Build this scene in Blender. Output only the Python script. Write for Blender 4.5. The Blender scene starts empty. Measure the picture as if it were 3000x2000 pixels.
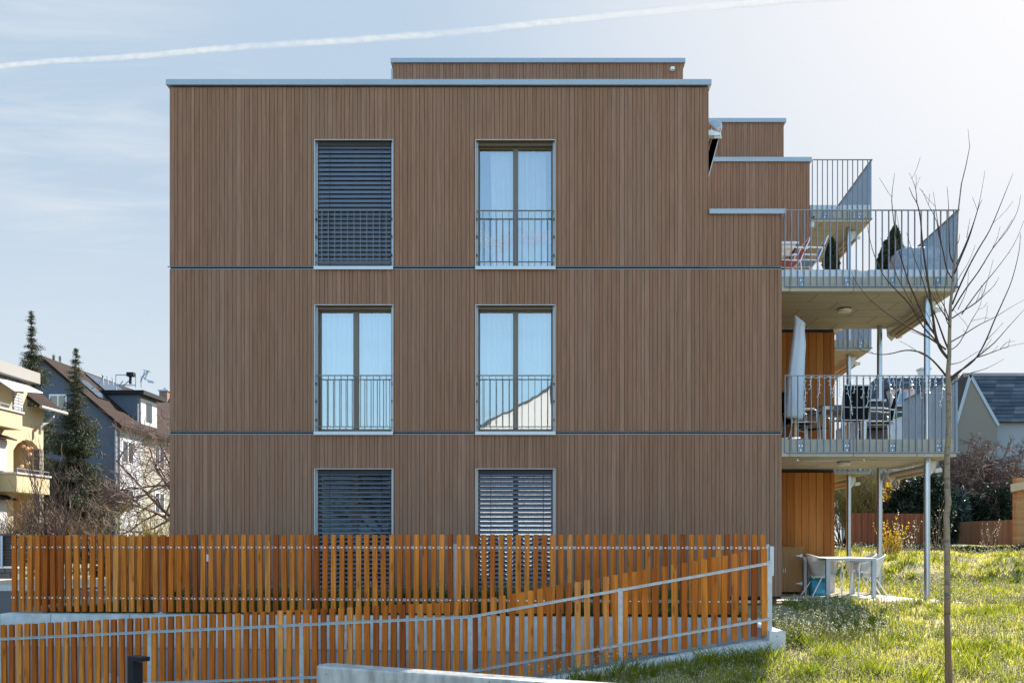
SUN_E, SKY_S, EXPO = 4.3, .15, 1.78
VEIL, VEIL_LOW, VEIL_SUN, CLOUD, VEIL_BACK = (.97, 1.22, 1.50), (1.42, 1.57, 1.70), (1.66, 1.68, 1.74), (1.5, 1.6, 1.7), (1.35, 3.25, 4.6)
import bpy, math, random
import numpy as np
from mathutils import Vector, Matrix, noise as mnoise

SC = bpy.context.scene
COL = SC.collection
R = math.radians
PX, PY, F, EYE = 1550.0, 1573.0, 2713.0, 1.04      # principal point and focal length measured on the 3000 px wide photograph


def at(px, py, d):
    """world point seen at photograph pixel (px, py) at distance d"""
    return Vector(((px - PX) * d / F, d, EYE + (PY - py) * d / F))


def zz(py, d):
    return EYE + (PY - py) * d / F


def xx(px, d):
    return (px - PX) * d / F


# ------------------------------------------------------------------ helpers
def wloc(o):
    v = Vector((0, 0, 0))
    while o is not None:
        v = v + o.location
        o = o.parent
    return v


def tag(o, label=None, cat=None, group=None, kind=None):
    if label: o['label'] = label
    if cat: o['category'] = cat
    if group: o['group'] = group
    if kind: o['kind'] = kind
    return o


def thing(name, label, cat, loc=(0, 0, 0), group=None):
    o = bpy.data.objects.new(name, None)
    COL.objects.link(o)
    o.location = loc
    o.empty_display_size = .2
    return tag(o, label, cat, group)


def kids(o):
    return [c for c in bpy.data.objects if c.parent is o]


def dup(root, loc=None, rz=None, label=None, parent=None):
    c = root.copy()
    COL.objects.link(c)
    if parent is not None: c.parent = parent
    if loc is not None: c.location = loc
    if rz is not None: c.rotation_euler = (0, 0, rz)
    if label: c['label'] = label
    for ch in kids(root):
        dup(ch, parent=c)
    return c


class MB:
    def __init__(s):
        s.v = []; s.f = []; s.t = []

    def add(s, vs, fs, tone=.5):
        b = len(s.v)
        s.v.extend([tuple(p) for p in vs])
        for f in fs:
            s.f.append([b + i for i in f]); s.t.append(tone)

    def box(s, x0, x1, y0, y1, z0, z1, tone=.5):
        s.add([(x0, y0, z0), (x1, y0, z0), (x1, y1, z0), (x0, y1, z0), (x0, y0, z1), (x1, y0, z1), (x1, y1, z1), (x0, y1, z1)],
              [(0, 3, 2, 1), (4, 5, 6, 7), (0, 1, 5, 4), (1, 2, 6, 5), (2, 3, 7, 6), (3, 0, 4, 7)], tone)
        return s

    def obox(s, c, ax, hx, hy, hz, tone=.5, up=(0, 0, 1)):
        """box about c, local x along ax"""
        ax = Vector(ax).normalized(); up = Vector(up)
        ay = up.cross(ax).normalized(); az = ax.cross(ay).normalized(); c = Vector(c)
        vs = [c + ax * (hx * i) + ay * (hy * j) + az * (hz * k) for k in (-1, 1) for (i, j) in ((-1, -1), (1, -1), (1, 1), (-1, 1))]
        s.add(vs, [(0, 3, 2, 1), (4, 5, 6, 7), (0, 1, 5, 4), (1, 2, 6, 5), (2, 3, 7, 6), (3, 0, 4, 7)], tone)
        return s

    def bar(s, a, b, w, h=None, tone=.5, up=(0, 0, 1)):
        a = Vector(a); b = Vector(b); d = b - a
        if abs(d.normalized().dot(Vector(up))) > .98: up = (0, 1, 0)
        return s.obox((a + b) / 2, d, d.length / 2, w / 2, (h or w) / 2, tone, up)

    def quad(s, a, b, c, d, tone=.5):
        s.add([a, b, c, d], [(0, 1, 2, 3)], tone); return s

    def poly(s, pts, tone=.5):
        s.add(pts, [tuple(range(len(pts)))], tone); return s

    def prism(s, pts, z0, z1, tone=.5):
        """vertical prism over a plan polygon (counter-clockwise)"""
        n = len(pts)
        vs = [(p[0], p[1], z0) for p in pts] + [(p[0], p[1], z1) for p in pts]
        fs = [tuple(range(n - 1, -1, -1)), tuple(range(n, 2 * n))] + [(i, (i + 1) % n, n + (i + 1) % n, n + i) for i in range(n)]
        s.add(vs, fs, tone); return s

    def extr(s, pts, vec, tone=.5):
        """polygon pushed along a vector"""
        n = len(pts); vec = Vector(vec)
        vs = [Vector(p) for p in pts] + [Vector(p) + vec for p in pts]
        fs = [tuple(range(n - 1, -1, -1)), tuple(range(n, 2 * n))] + [(i, (i + 1) % n, n + (i + 1) % n, n + i) for i in range(n)]
        s.add(vs, fs, tone); return s

    def tube(s, pts, r, n=8, tone=.5, cap=True, sq=(1, 1)):
        pts = [Vector(p) for p in pts]
        rs = r if isinstance(r, (list, tuple)) else [r] * len(pts)
        rings = []; nx = None
        for i, p in enumerate(pts):
            d = (pts[min(i + 1, len(pts) - 1)] - pts[max(i - 1, 0)])
            d = d.normalized() if d.length > 1e-9 else Vector((0, 0, 1))
            if nx is None:
                nx = d.orthogonal().normalized()
            nx = (nx - d * nx.dot(d)).normalized(); ny = d.cross(nx)
            rings.append([p + nx * (rs[i] * sq[0] * math.cos(2 * math.pi * k / n)) + ny * (rs[i] * sq[1] * math.sin(2 * math.pi * k / n)) for k in range(n)])
        vs = [q for rg in rings for q in rg]
        fs = [(i * n + k, i * n + (k + 1) % n, (i + 1) * n + (k + 1) % n, (i + 1) * n + k) for i in range(len(pts) - 1) for k in range(n)]
        if cap:
            fs.append(tuple(range(n - 1, -1, -1))); fs.append(tuple(range((len(pts) - 1) * n, len(pts) * n)))
        s.add(vs, fs, tone); return s

    def loft(s, rings, tone=.5, cap=True):
        n = len(rings[0])
        vs = [q for rg in rings for q in rg]
        fs = [(i * n + k, i * n + (k + 1) % n, (i + 1) * n + (k + 1) % n, (i + 1) * n + k) for i in range(len(rings) - 1) for k in range(n)]
        if cap:
            fs.append(tuple(range(n - 1, -1, -1))); fs.append(tuple(range((len(rings) - 1) * n, len(rings) * n)))
        s.add(vs, fs, tone); return s

    def build(s, name, mat, parent=None, smooth=False, bevel=0):
        off = wloc(parent) if parent is not None else Vector((0, 0, 0))
        me = bpy.data.meshes.new(name)
        me.from_pydata([(p[0] - off.x, p[1] - off.y, p[2] - off.z) for p in s.v], [], s.f)
        a = me.attributes.new('tone', 'FLOAT', 'FACE')
        a.data.foreach_set('value', np.array(s.t, dtype=np.float32))
        me.materials.append(mat)
        if smooth:
            me.polygons.foreach_set('use_smooth', [True] * len(me.polygons))
        me.update()
        o = bpy.data.objects.new(name, me)
        COL.objects.link(o)
        if parent is not None: o.parent = parent
        if bevel:
            b = o.modifiers.new('bevel', 'BEVEL'); b.width = bevel; b.segments = 2; b.limit_method = 'ANGLE'
        return o


def np_mesh(name, v, f, tone, mat, parent=None, smooth=False):
    """mesh from arrays: v (N,3), f (M,k), tone (M)"""
    off = wloc(parent) if parent is not None else Vector((0, 0, 0))
    v = np.asarray(v, dtype=np.float64) - np.array(off)
    f = np.asarray(f, dtype=np.int32); k = f.shape[1]; m = f.shape[0]
    me = bpy.data.meshes.new(name)
    me.vertices.add(len(v)); me.vertices.foreach_set('co', v.astype(np.float32).ravel())
    me.loops.add(m * k); me.loops.foreach_set('vertex_index', f.ravel())
    me.polygons.add(m)
    me.polygons.foreach_set('loop_start', np.arange(0, m * k, k, dtype=np.int32))
    a = me.attributes.new('tone', 'FLOAT', 'FACE')
    a.data.foreach_set('value', np.asarray(tone, dtype=np.float32))
    me.update(calc_edges=True); me.validate()
    if smooth: me.polygons.foreach_set('use_smooth', [True] * len(me.polygons))
    me.materials.append(mat)
    o = bpy.data.objects.new(name, me); COL.objects.link(o)
    if parent is not None: o.parent = parent
    return o


def segs_mesh(name, segs, mat, parent=None, sides=4, tones=None):
    """many tapered limbs: segs = list of (p0, p1, r0, r1)"""
    S = np.array([[*a, *b, r0, r1] for a, b, r0, r1 in segs], dtype=np.float64)
    p0 = S[:, 0:3]; p1 = S[:, 3:6]; r0 = S[:, 6:7]; r1 = S[:, 7:8]
    d = p1 - p0; d /= np.maximum(np.linalg.norm(d, axis=1, keepdims=True), 1e-9)
    ref = np.where(np.abs(d[:, 2:3]) > .9, np.array([[1., 0, 0]]), np.array([[0, 0, 1.]]))
    u = np.cross(d, ref); u /= np.linalg.norm(u, axis=1, keepdims=True); w = np.cross(d, u)
    n = len(S); V = np.zeros((n, 2 * sides, 3))
    for k in range(sides):
        c, s = math.cos(2 * math.pi * k / sides), math.sin(2 * math.pi * k / sides)
        V[:, k] = p0 + (u * c + w * s) * r0; V[:, sides + k] = p1 + (u * c + w * s) * r1
    base = (np.arange(n) * 2 * sides)[:, None]
    Fs = np.concatenate([base + np.array([[k, (k + 1) % sides, sides + (k + 1) % sides, sides + k]]) for k in range(sides)], 0)
    t = np.full(n, .5) if tones is None else np.asarray(tones)
    return np_mesh(name, V.reshape(-1, 3), Fs, np.tile(t, sides), mat, parent, smooth=True)


# ------------------------------------------------------------------ materials
def node(nt, typ, **kw):
    n = nt.nodes.new(typ)
    for k, val in kw.items():
        if k.startswith('i_'):
            n.inputs[k[2:].replace('_', ' ')].default_value = val
        else:
            setattr(n, k, val)
    return n


def mixc(nt, fac, a, b, blend='MIX'):
    m = nt.nodes.new('ShaderNodeMix'); m.data_type = 'RGBA'; m.blend_type = blend
    for sock, val in ((0, fac), (6, a), (7, b)):
        if hasattr(val, 'node'): nt.links.new(val, m.inputs[sock])
        elif sock == 0: m.inputs[0].default_value = val
        else: m.inputs[sock].default_value = (*val, 1) if len(val) == 3 else val
    return m.outputs[2]


def noise_fac(nt, scale=(1, 1, 1), sc=1., det=4, rough=.55, lo=.3, hi=.7, dist=0.):
    tc = nt.nodes.new('ShaderNodeTexCoord'); mp = nt.nodes.new('ShaderNodeMapping')
    mp.inputs['Scale'].default_value = scale
    nt.links.new(tc.outputs['Object'], mp.inputs['Vector'])
    n = node(nt, 'ShaderNodeTexNoise'); n.inputs['Scale'].default_value = sc
    n.inputs['Detail'].default_value = det; n.inputs['Roughness'].default_value = rough; n.inputs['Distortion'].default_value = dist
    nt.links.new(mp.outputs[0], n.inputs['Vector'])
    r = nt.nodes.new('ShaderNodeMapRange'); r.inputs[1].default_value = lo; r.inputs[2].default_value = hi
    nt.links.new(n.outputs['Fac'], r.inputs[0])
    return r.outputs[0]


def mat(name, cols, rough=.6, metal=0., spec=.5, grain=None, gamt=.25, stain=None, samt=.3, scol=(.1, .1, .1), bump=0., transl=0., extra=None):
    """cols: one colour, or several run through by the per-piece 'tone' attribute.  grain=(scale xyz): fine noise; stain=(scale xyz): large blotches"""
    m = bpy.data.materials.new(name); m.use_nodes = True
    nt = m.node_tree; nt.nodes.clear()
    out = nt.nodes.new('ShaderNodeOutputMaterial')
    b = nt.nodes.new('ShaderNodeBsdfPrincipled')
    b.inputs['Roughness'].default_value = rough; b.inputs['Metallic'].default_value = metal
    b.inputs['Specular IOR Level'].default_value = spec
    if isinstance(cols[0], (int, float)): cols = [cols]
    if len(cols) > 1:
        at_ = nt.nodes.new('ShaderNodeAttribute'); at_.attribute_name = 'tone'
        cr = nt.nodes.new('ShaderNodeValToRGB')
        els = cr.color_ramp.elements
        while len(els) < len(cols): els.new(.5)
        for i, c in enumerate(cols):
            els[i].position = i / (len(cols) - 1); els[i].color = (*c, 1)
        nt.links.new(at_.outputs['Fac'], cr.inputs[0])
        c = cr.outputs[0]
    else:
        rgb = nt.nodes.new('ShaderNodeRGB'); rgb.outputs[0].default_value = (*cols[0], 1); c = rgb.outputs[0]
    g = None
    if grain:
        g = noise_fac(nt, grain, 1., 6, .6, .25, .75)
        lo = nt.nodes.new('ShaderNodeMapRange'); lo.inputs[3].default_value = 1 - gamt; lo.inputs[4].default_value = 1 + gamt
        nt.links.new(g, lo.inputs[0])
        cb = nt.nodes.new('ShaderNodeCombineColor')
        for i in range(3): nt.links.new(lo.outputs[0], cb.inputs[i])
        c = mixc(nt, 1., c, cb.outputs[0], 'MULTIPLY')
    if stain:
        sfac = noise_fac(nt, stain, 1., 5, .6, .45, .75)
        mu = nt.nodes.new('ShaderNodeMath'); mu.operation = 'MULTIPLY'; mu.inputs[1].default_value = samt
        nt.links.new(sfac, mu.inputs[0])
        c = mixc(nt, mu.outputs[0], c, scol)
    if extra: c = extra(nt, c)
    nt.links.new(c, b.inputs['Base Color'])
    if bump and g is not None:
        bp = nt.nodes.new('ShaderNodeBump'); bp.inputs['Strength'].default_value = bump; bp.inputs['Distance'].default_value = .01
        nt.links.new(g, bp.inputs['Height']); nt.links.new(bp.outputs[0], b.inputs['Normal'])
    if transl:
        tr = nt.nodes.new('ShaderNodeBsdfTranslucent'); nt.links.new(c, tr.inputs[0])
        ms = nt.nodes.new('ShaderNodeMixShader'); ms.inputs[0].default_value = transl
        nt.links.new(b.outputs[0], ms.inputs[1]); nt.links.new(tr.outputs[0], ms.inputs[2])
        nt.links.new(ms.outputs[0], out.inputs[0])
    else:
        nt.links.new(b.outputs[0], out.inputs[0])
    return m


def glass_mat(name, base=.25, tint=(1, 1, 1)):
    m = bpy.data.materials.new(name); m.use_nodes = True; nt = m.node_tree; nt.nodes.clear()
    out = nt.nodes.new('ShaderNodeOutputMaterial')
    tr = nt.nodes.new('ShaderNodeBsdfTransparent'); tr.inputs[0].default_value = (*tint, 1)
    gl = nt.nodes.new('ShaderNodeBsdfGlossy'); gl.inputs['Roughness'].default_value = .015
    fr = nt.nodes.new('ShaderNodeFresnel'); fr.inputs[0].default_value = 1.5
    wv = noise_fac(nt, (1.6, 1.6, 1.6), 1., 2, .5, 0, 1); bp = nt.nodes.new('ShaderNodeBump'); bp.inputs['Strength'].default_value = .16; bp.inputs['Distance'].default_value = .012
    nt.links.new(wv, bp.inputs['Height']); nt.links.new(bp.outputs[0], gl.inputs['Normal'])          # panes are never perfectly flat
    ad = nt.nodes.new('ShaderNodeMath'); ad.operation = 'ADD'; ad.use_clamp = True; ad.inputs[1].default_value = base
    nt.links.new(fr.outputs[0], ad.inputs[0])
    ms = nt.nodes.new('ShaderNodeMixShader'); nt.links.new(ad.outputs[0], ms.inputs[0])
    nt.links.new(tr.outputs[0], ms.inputs[1]); nt.links.new(gl.outputs[0], ms.inputs[2])
    nt.links.new(ms.outputs[0], out.inputs[0])
    return m


def knots(nt, c):
    """dark knots with a shape of their own in the slats"""
    tc = nt.nodes.new('ShaderNodeTexCoord'); mp = nt.nodes.new('ShaderNodeMapping'); mp.inputs['Scale'].default_value = (9, 9, 2.2)
    nt.links.new(tc.outputs['Object'], mp.inputs[0])
    vo = nt.nodes.new('ShaderNodeTexVoronoi'); vo.inputs['Scale'].default_value = 1.
    nt.links.new(mp.outputs[0], vo.inputs['Vector'])
    r = nt.nodes.new('ShaderNodeMapRange'); r.inputs[1].default_value = .05; r.inputs[2].default_value = .2; r.inputs[3].default_value = .75; r.inputs[4].default_value = 0
    nt.links.new(vo.outputs['Distance'], r.inputs[0])
    c = mixc(nt, r.outputs[0], c, (.12, .030, .008))
    a_ = nt.nodes.new('ShaderNodeAttribute'); a_.attribute_name = 'tone'; g_ = nt.nodes.new('ShaderNodeMath'); g_.operation = 'GREATER_THAN'; g_.inputs[1].default_value = 1.5
    nt.links.new(a_.outputs['Fac'], g_.inputs[0])
    return mixc(nt, g_.outputs[0], c, (.85, .85, .85))          # screw heads


def formwork(nt, c):
    """panel joints of the cast slab"""
    tc = nt.nodes.new('ShaderNodeTexCoord')
    br = nt.nodes.new('ShaderNodeTexBrick'); br.inputs['Scale'].default_value = 1.
    br.inputs['Mortar Size'].default_value = .012; br.inputs['Brick Width'].default_value = 1.1; br.inputs['Row Height'].default_value = .55
    br.inputs['Color1'].default_value = (1, 1, 1, 1); br.inputs['Color2'].default_value = (.9, .9, .9, 1); br.inputs['Mortar'].default_value = (.40, .36, .32, 1)
    nt.links.new(tc.outputs['Object'], br.inputs['Vector'])
    return mixc(nt, .8, c, br.outputs[0], 'MULTIPLY')


def bark_bands(nt, c):
    f = noise_fac(nt, (6, 6, 26), 1., 3, .5, .56, .62)
    c = mixc(nt, f, c, (.11, .085, .06))
    f2 = noise_fac(nt, (5, 5, 9), 1., 2, .5, .66, .70)
    return mixc(nt, f2, c, (.22, .17, .03))


def masonry(sx, sz, mort=(.35, .33, .3), bw=.5, rh=.25, msize=.03):
    def fn(nt, c):
        tc = nt.nodes.new('ShaderNodeTexCoord'); mp = nt.nodes.new('ShaderNodeMapping')
        mp.inputs['Rotation'].default_value = (R(90), 0, 0)
        nt.links.new(tc.outputs['Object'], mp.inputs[0])
        br = nt.nodes.new('ShaderNodeTexBrick'); br.inputs['Scale'].default_value = sx
        br.inputs['Mortar Size'].default_value = msize; br.inputs['Brick Width'].default_value = bw; br.inputs['Row Height'].default_value = rh
        br.inputs['Color1'].default_value = (1, 1, 1, 1); br.inputs['Color2'].default_value = (.6, .6, .6, 1); br.inputs['Mortar'].default_value = (*mort, 1)
        nt.links.new(mp.outputs[0], br.inputs['Vector'])
        return mixc(nt, .85, c, br.outputs[0], 'MULTIPLY')
    return fn


def pits(nt, c):
    """air holes of the cast concrete"""
    tc = nt.nodes.new('ShaderNodeTexCoord'); vo = nt.nodes.new('ShaderNodeTexVoronoi'); vo.inputs['Scale'].default_value = 9.
    nt.links.new(tc.outputs['Object'], vo.inputs['Vector'])
    r = nt.nodes.new('ShaderNodeMapRange'); r.inputs[1].default_value = .06; r.inputs[2].default_value = .11; r.inputs[3].default_value = .7; r.inputs[4].default_value = 0
    nt.links.new(vo.outputs['Distance'], r.inputs[0])
    return mixc(nt, r.outputs[0], c, (.10, .095, .09))


def wall_panels(nt, c):
    """formwork joints and tie holes of the cast wall"""
    c = pits(nt, c)
    tc = nt.nodes.new('ShaderNodeTexCoord'); mp = nt.nodes.new('ShaderNodeMapping'); mp.inputs['Rotation'].default_value = (R(90), 0, 0); mp.inputs['Location'].default_value = (.3, .02, 0)
    nt.links.new(tc.outputs['Object'], mp.inputs[0])
    br = nt.nodes.new('ShaderNodeTexBrick'); br.offset = 0; br.inputs['Scale'].default_value = 1.; br.inputs['Mortar Size'].default_value = .009; br.inputs['Brick Width'].default_value = 1.25; br.inputs['Row Height'].default_value = 1.6
    br.inputs['Color1'].default_value = (1, 1, 1, 1); br.inputs['Color2'].default_value = (.88, .89, .9, 1); br.inputs['Mortar'].default_value = (.5, .5, .5, 1)
    nt.links.new(mp.outputs[0], br.inputs['Vector'])
    return mixc(nt, 1., c, br.outputs[0], 'MULTIPLY')


M = {}
M['clad'] = mat('weathered_cladding', [(.208, .103, .061), (.231, .116, .071), (.245, .127, .080), (.220, .108, .064), (.266, .144, .094)], .8, spec=.2, grain=(30, 30, 1.3), gamt=.26, stain=(2.6, 2.6, .45), samt=.34, scol=(.21, .135, .095), bump=.15)
M['clad_fresh'] = mat('sheltered_cladding', [(.30, .115, .030), (.36, .145, .040), (.25, .090, .024)], .75, spec=.12, grain=(22, 22, 1.0), gamt=.25, bump=.15)
M['backing'] = mat('cladding_shadow_layer', (.03, .022, .018), .9)
M['alu'] = mat('bare_aluminium', (.30, .32, .345), .45, metal=.5, grain=(1.5, 1.5, 1.5), gamt=.05)
M['alu_white'] = mat('pale_aluminium', (.47, .48, .50), .45, metal=.25)
M['bronze'] = mat('bronze_anodised_frame', (.135, .105, .078), .5, metal=.3)
M['rail'] = mat('galvanised_railing', (.20, .225, .265), .5, metal=.45, grain=(8, 8, 8), gamt=.12)
M['balus'] = mat('taupe_balustrade', (.16, .145, .125), .5, metal=.2)
M['galv'] = mat('galvanised_steel', (.34, .37, .41), .45, metal=.65, grain=(14, 14, 14), gamt=.2)
M['post'] = mat('brushed_steel_post', (.36, .37, .39), .28, metal=.9, grain=(3, 3, 3), gamt=.08)
M['blind'] = mat('blind_slat', (.125, .14, .18), .38, metal=.3)
M['cord'] = mat('blind_cord', (.03, .03, .035), .8)
M['curtain'] = mat('white_curtain', (.50, .53, .55), .9, transl=.2)
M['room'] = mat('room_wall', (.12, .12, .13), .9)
M['glass'] = glass_mat('window_pane', .33)
M['glass_dim'] = glass_mat('shaded_window_pane', .03)
M['conc_wall'] = mat('retaining_concrete', (.53, .525, .51), .85, grain=(7, 7, 7), gamt=.22, stain=(2.2, 2.2, .8), samt=.6, scol=(.30, .30, .30), bump=.3, extra=wall_panels)
M['conc'] = mat('cast_concrete', (.53, .525, .51), .85, grain=(7, 7, 7), gamt=.2, stain=(1.6, 1.6, 1.1), samt=.7, scol=(.36, .355, .35), bump=.25, extra=pits)
M['conc_soff'] = mat('balcony_concrete', (.39, .355, .30), .8, grain=(6, 6, 6), gamt=.1, stain=(1.2, 1.2, 1.2), samt=.35, scol=(.30, .25, .19), bump=.1, extra=formwork)
M['conc_low'] = mat('streaked_concrete', (.33, .335, .345), .85, grain=(9, 9, 1.5), gamt=.2, stain=(3.0, 3.0, .7), samt=.5, scol=(.16, .165, .18), bump=.2)
M['conc_kerb'] = mat('kerb_concrete', (.36, .35, .34), .85, grain=(16, 16, 5), gamt=.28, stain=(7, 7, 1.0), samt=.8, scol=(.17, .155, .14), bump=.35, extra=pits)
M['paving'] = mat('patio_concrete', (.52, .50, .46), .85, grain=(10, 10, 10), gamt=.1)
M['slat'] = mat('oiled_larch_slat', [(.23, .050, .008), (.38, .092, .010), (.45, .118, .013), (.54, .17, .024), (.40, .096, .010), (.60, .235, .056)], .6, spec=.12, grain=(34, 34, 1.5), gamt=.5, stain=(5, 5, 1.1), samt=.4, scol=(.22, .055, .008), bump=.2, extra=knots)
M['slat_far'] = mat('brown_timber_slat', [(.15, .050, .024), (.20, .068, .034), (.25, .09, .045)], .8, spec=.1, grain=(10, 10, .8), gamt=.3)
M['screw'] = mat('steel_screw', (.80, .80, .80), .25, metal=.5)
M['black'] = mat('black_mesh_fabric', (.008, .008, .009), .8, spec=.08)
M['silver'] = mat('silver_frame', (.50, .50, .50), .35, metal=.6)
M['dark'] = mat('dark_plastic', (.025, .026, .03), .5)
M['anthra'] = mat('anthracite_powder_coat', (.016, .016, .020), .6, spec=.15, metal=.2)
M['white'] = mat('white_lacquer', (.66, .66, .67), .4)
M['rope'] = mat('white_rope', (.60, .58, .54), .7, transl=.15)
M['cover'] = mat('pale_grey_cover', (.50, .54, .60), .85, grain=(5, 5, 2), gamt=.08)
M['gcover'] = mat('grey_plastic_cover', (.22, .26, .32), .45, grain=(9, 9, 9), gamt=.35, bump=1.)
M['wood_pole'] = mat('pale_wooden_pole', (.55, .36, .18), .6, grain=(20, 20, 2), gamt=.2)
M['cab'] = mat('brown_cabinet', (.27, .15, .065), .7, spec=.15, grain=(18, 18, 1), gamt=.15)
M['bag'] = mat('turquoise_plastic_bag', [(.004, .10, .20), (.006, .23, .33)], .35, grain=(5, 5, 5), gamt=.35, bump=.5)
M['ink'] = mat('navy_print', (.004, .02, .06), .6)
M['red'] = mat('red_strap', (.26, .03, .03), .6)
M['blue'] = mat('blue_strap', (.04, .12, .22), .6)
M['leaf_dark'] = mat('conifer_needles', [(.012, .022, .010), (.03, .045, .014), (.06, .075, .022)], .7, transl=.3)
M['leaf_spruce'] = mat('spruce_needles', [(.010, .019, .009), (.024, .036, .013), (.055, .066, .021)], .7, transl=.25)
M['leaf_hedge'] = mat('hedge_leaves', [(.006, .013, .007), (.012, .024, .012), (.028, .045, .024)], .5, spec=.3, transl=.12)
M['leaf_bamboo'] = mat('bamboo_leaves', [(.012, .022, .014), (.035, .055, .04), (.085, .12, .105)], .3, spec=.8, transl=.15)
M['yellow'] = mat('yellow_blossom', [(.42, .24, .01), (.70, .46, .03), (.80, .62, .12)], .7, transl=.4)
M['ochre'] = mat('ochre_blossom', [(.30, .17, .01), (.50, .30, .015), (.62, .42, .04)], .7, transl=.4)
M['bark'] = mat('young_bark', (.20, .145, .10), .8, grain=(30, 30, 8), gamt=.25, bump=.4, extra=bark_bands)
M['bark_low'] = mat('brown_bark', (.15, .082, .045), .85, grain=(40, 40, 5), gamt=.4, bump=.6)
M['twig'] = mat('brown_twig', [(.035, .023, .017), (.055, .037, .027), (.085, .06, .044)], .9, spec=.1)
M['twig_pale'] = mat('straw_twig', [(.15, .10, .065), (.22, .155, .10), (.30, .22, .15)], .8)
M['twig_red'] = mat('reddish_twig', [(.07, .035, .025), (.11, .06, .045), (.17, .10, .08)], .8)
M['twig_yel'] = mat('yellow_twig', [(.20, .15, .03), (.34, .25, .05), (.20, .15, .06)], .8, transl=.2)
M['grass'] = mat('lawn_blade', [(.050, .082, .008), (.16, .20, .013), (.34, .345, .028), (.52, .48, .09), (.64, .56, .24)], .6, spec=.15, transl=.62)
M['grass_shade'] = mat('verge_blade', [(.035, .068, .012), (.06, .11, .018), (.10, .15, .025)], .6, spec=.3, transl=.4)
M['petal'] = mat('white_petal', [(.50, .45, .28), (.80, .76, .62)], .8, transl=.35)
M['stem'] = mat('weed_stem', [(.10, .12, .03), (.22, .17, .08)], .8, transl=.3)
M['asphalt'] = mat('asphalt', (.055, .056, .06), .9, grain=(40, 40, 40), gamt=.25, stain=(.5, .5, .5), samt=.4, scol=(.10, .10, .10))
M['pave_pale'] = mat('pale_pavement', (.36, .30, .24), .9, grain=(20, 20, 20), gamt=.15)
M['kerbstone'] = mat('kerb_stone', (.55, .50, .42), .85, grain=(20, 20, 20), gamt=.12)
M['fixture'] = mat('lamp_diffuser', (.55, .52, .48), .4)
# ------------------------------------------------------------------ camera, sky, sun
cam_d = bpy.data.cameras.new('camera'); cam = bpy.data.objects.new('camera', cam_d); COL.objects.link(cam)
cam.location = (0, 0, EYE); cam.rotation_euler = (R(90), 0, 0)
cam_d.sensor_fit = 'HORIZONTAL'; cam_d.sensor_width = 36; cam_d.lens = 36 * F / 3000
cam_d.shift_x = -(PX - 1500) / 3000; cam_d.shift_y = (PY - 1000) / 3000
cam_d.clip_start = .05; cam_d.clip_end = 30000
SC.camera = cam

AZ, EL = R(39), R(37.5)                       # sun behind the building, to the right
SUN = Vector((math.sin(AZ) * math.cos(EL), math.cos(AZ) * math.cos(EL), math.sin(EL)))
sd = bpy.data.lights.new('sun', 'SUN'); sd.energy = SUN_E; sd.angle = R(.5); sd.color = (1, .93, .82)
so = bpy.data.objects.new('sun', sd); COL.objects.link(so); so.rotation_euler = SUN.to_track_quat('Z', 'Y').to_euler()

W = bpy.data.worlds.new('World'); SC.world = W; W.use_nodes = True
nt = W.node_tree; nt.nodes.clear()
wo = nt.nodes.new('ShaderNodeOutputWorld'); bg = nt.nodes.new('ShaderNodeBackground')
sky = nt.nodes.new('ShaderNodeTexSky'); sky.sky_type = 'NISHITA'; sky.sun_disc = False
sky.sun_elevation = EL; sky.sun_rotation = AZ; sky.air_density = 1.0; sky.dust_density = 3.0; sky.ozone_density = 1.0; sky.altitude = 400
tc = nt.nodes.new('ShaderNodeTexCoord')
sep = nt.nodes.new('ShaderNodeSeparateXYZ'); nt.links.new(tc.outputs['Generated'], sep.inputs[0])


def wmath(op, a, b=None):
    n = nt.nodes.new('ShaderNodeMath'); n.operation = op
    for i, q in enumerate((a, b)):
        if q is None: continue
        if hasattr(q, 'node'): nt.links.new(q, n.inputs[i])
        else: n.inputs[i].default_value = q
    return n.outputs[0]


def wrange(v, a, b, c, d, smooth=True):
    n = nt.nodes.new('ShaderNodeMapRange'); n.interpolation_type = 'SMOOTHSTEP' if smooth else 'LINEAR'
    nt.links.new(v, n.inputs[0])
    for i, q in enumerate((a, b, c, d)): n.inputs[i + 1].default_value = q
    return n.outputs[0]


# thin cirrus on a plane high above: direction divided by its height gives cloud-plane coordinates
hz = wmath('MAXIMUM', sep.outputs[2], .04)
cx = wmath('DIVIDE', sep.outputs[0], hz); cy = wmath('DIVIDE', sep.outputs[1], hz)
cmb = nt.nodes.new('ShaderNodeCombineXYZ'); nt.links.new(cx, cmb.inputs[0]); nt.links.new(cy, cmb.inputs[1])
mp = nt.nodes.new('ShaderNodeMapping'); mp.inputs['Rotation'].default_value = (0, 0, R(-18)); mp.inputs['Scale'].default_value = (.9, 3.2, 1)
nt.links.new(cmb.outputs[0], mp.inputs[0])
n1 = nt.nodes.new('ShaderNodeTexNoise'); n1.inputs['Scale'].default_value = 1.6; n1.inputs['Detail'].default_value = 9; n1.inputs['Roughness'].default_value = .6; n1.inputs['Distortion'].default_value = .5
nt.links.new(mp.outputs[0], n1.inputs[0])
n2 = nt.nodes.new('ShaderNodeTexNoise'); n2.inputs['Scale'].default_value = .75; n2.inputs['Detail'].default_value = 3
nt.links.new(cmb.outputs[0], n2.inputs[0])
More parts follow.
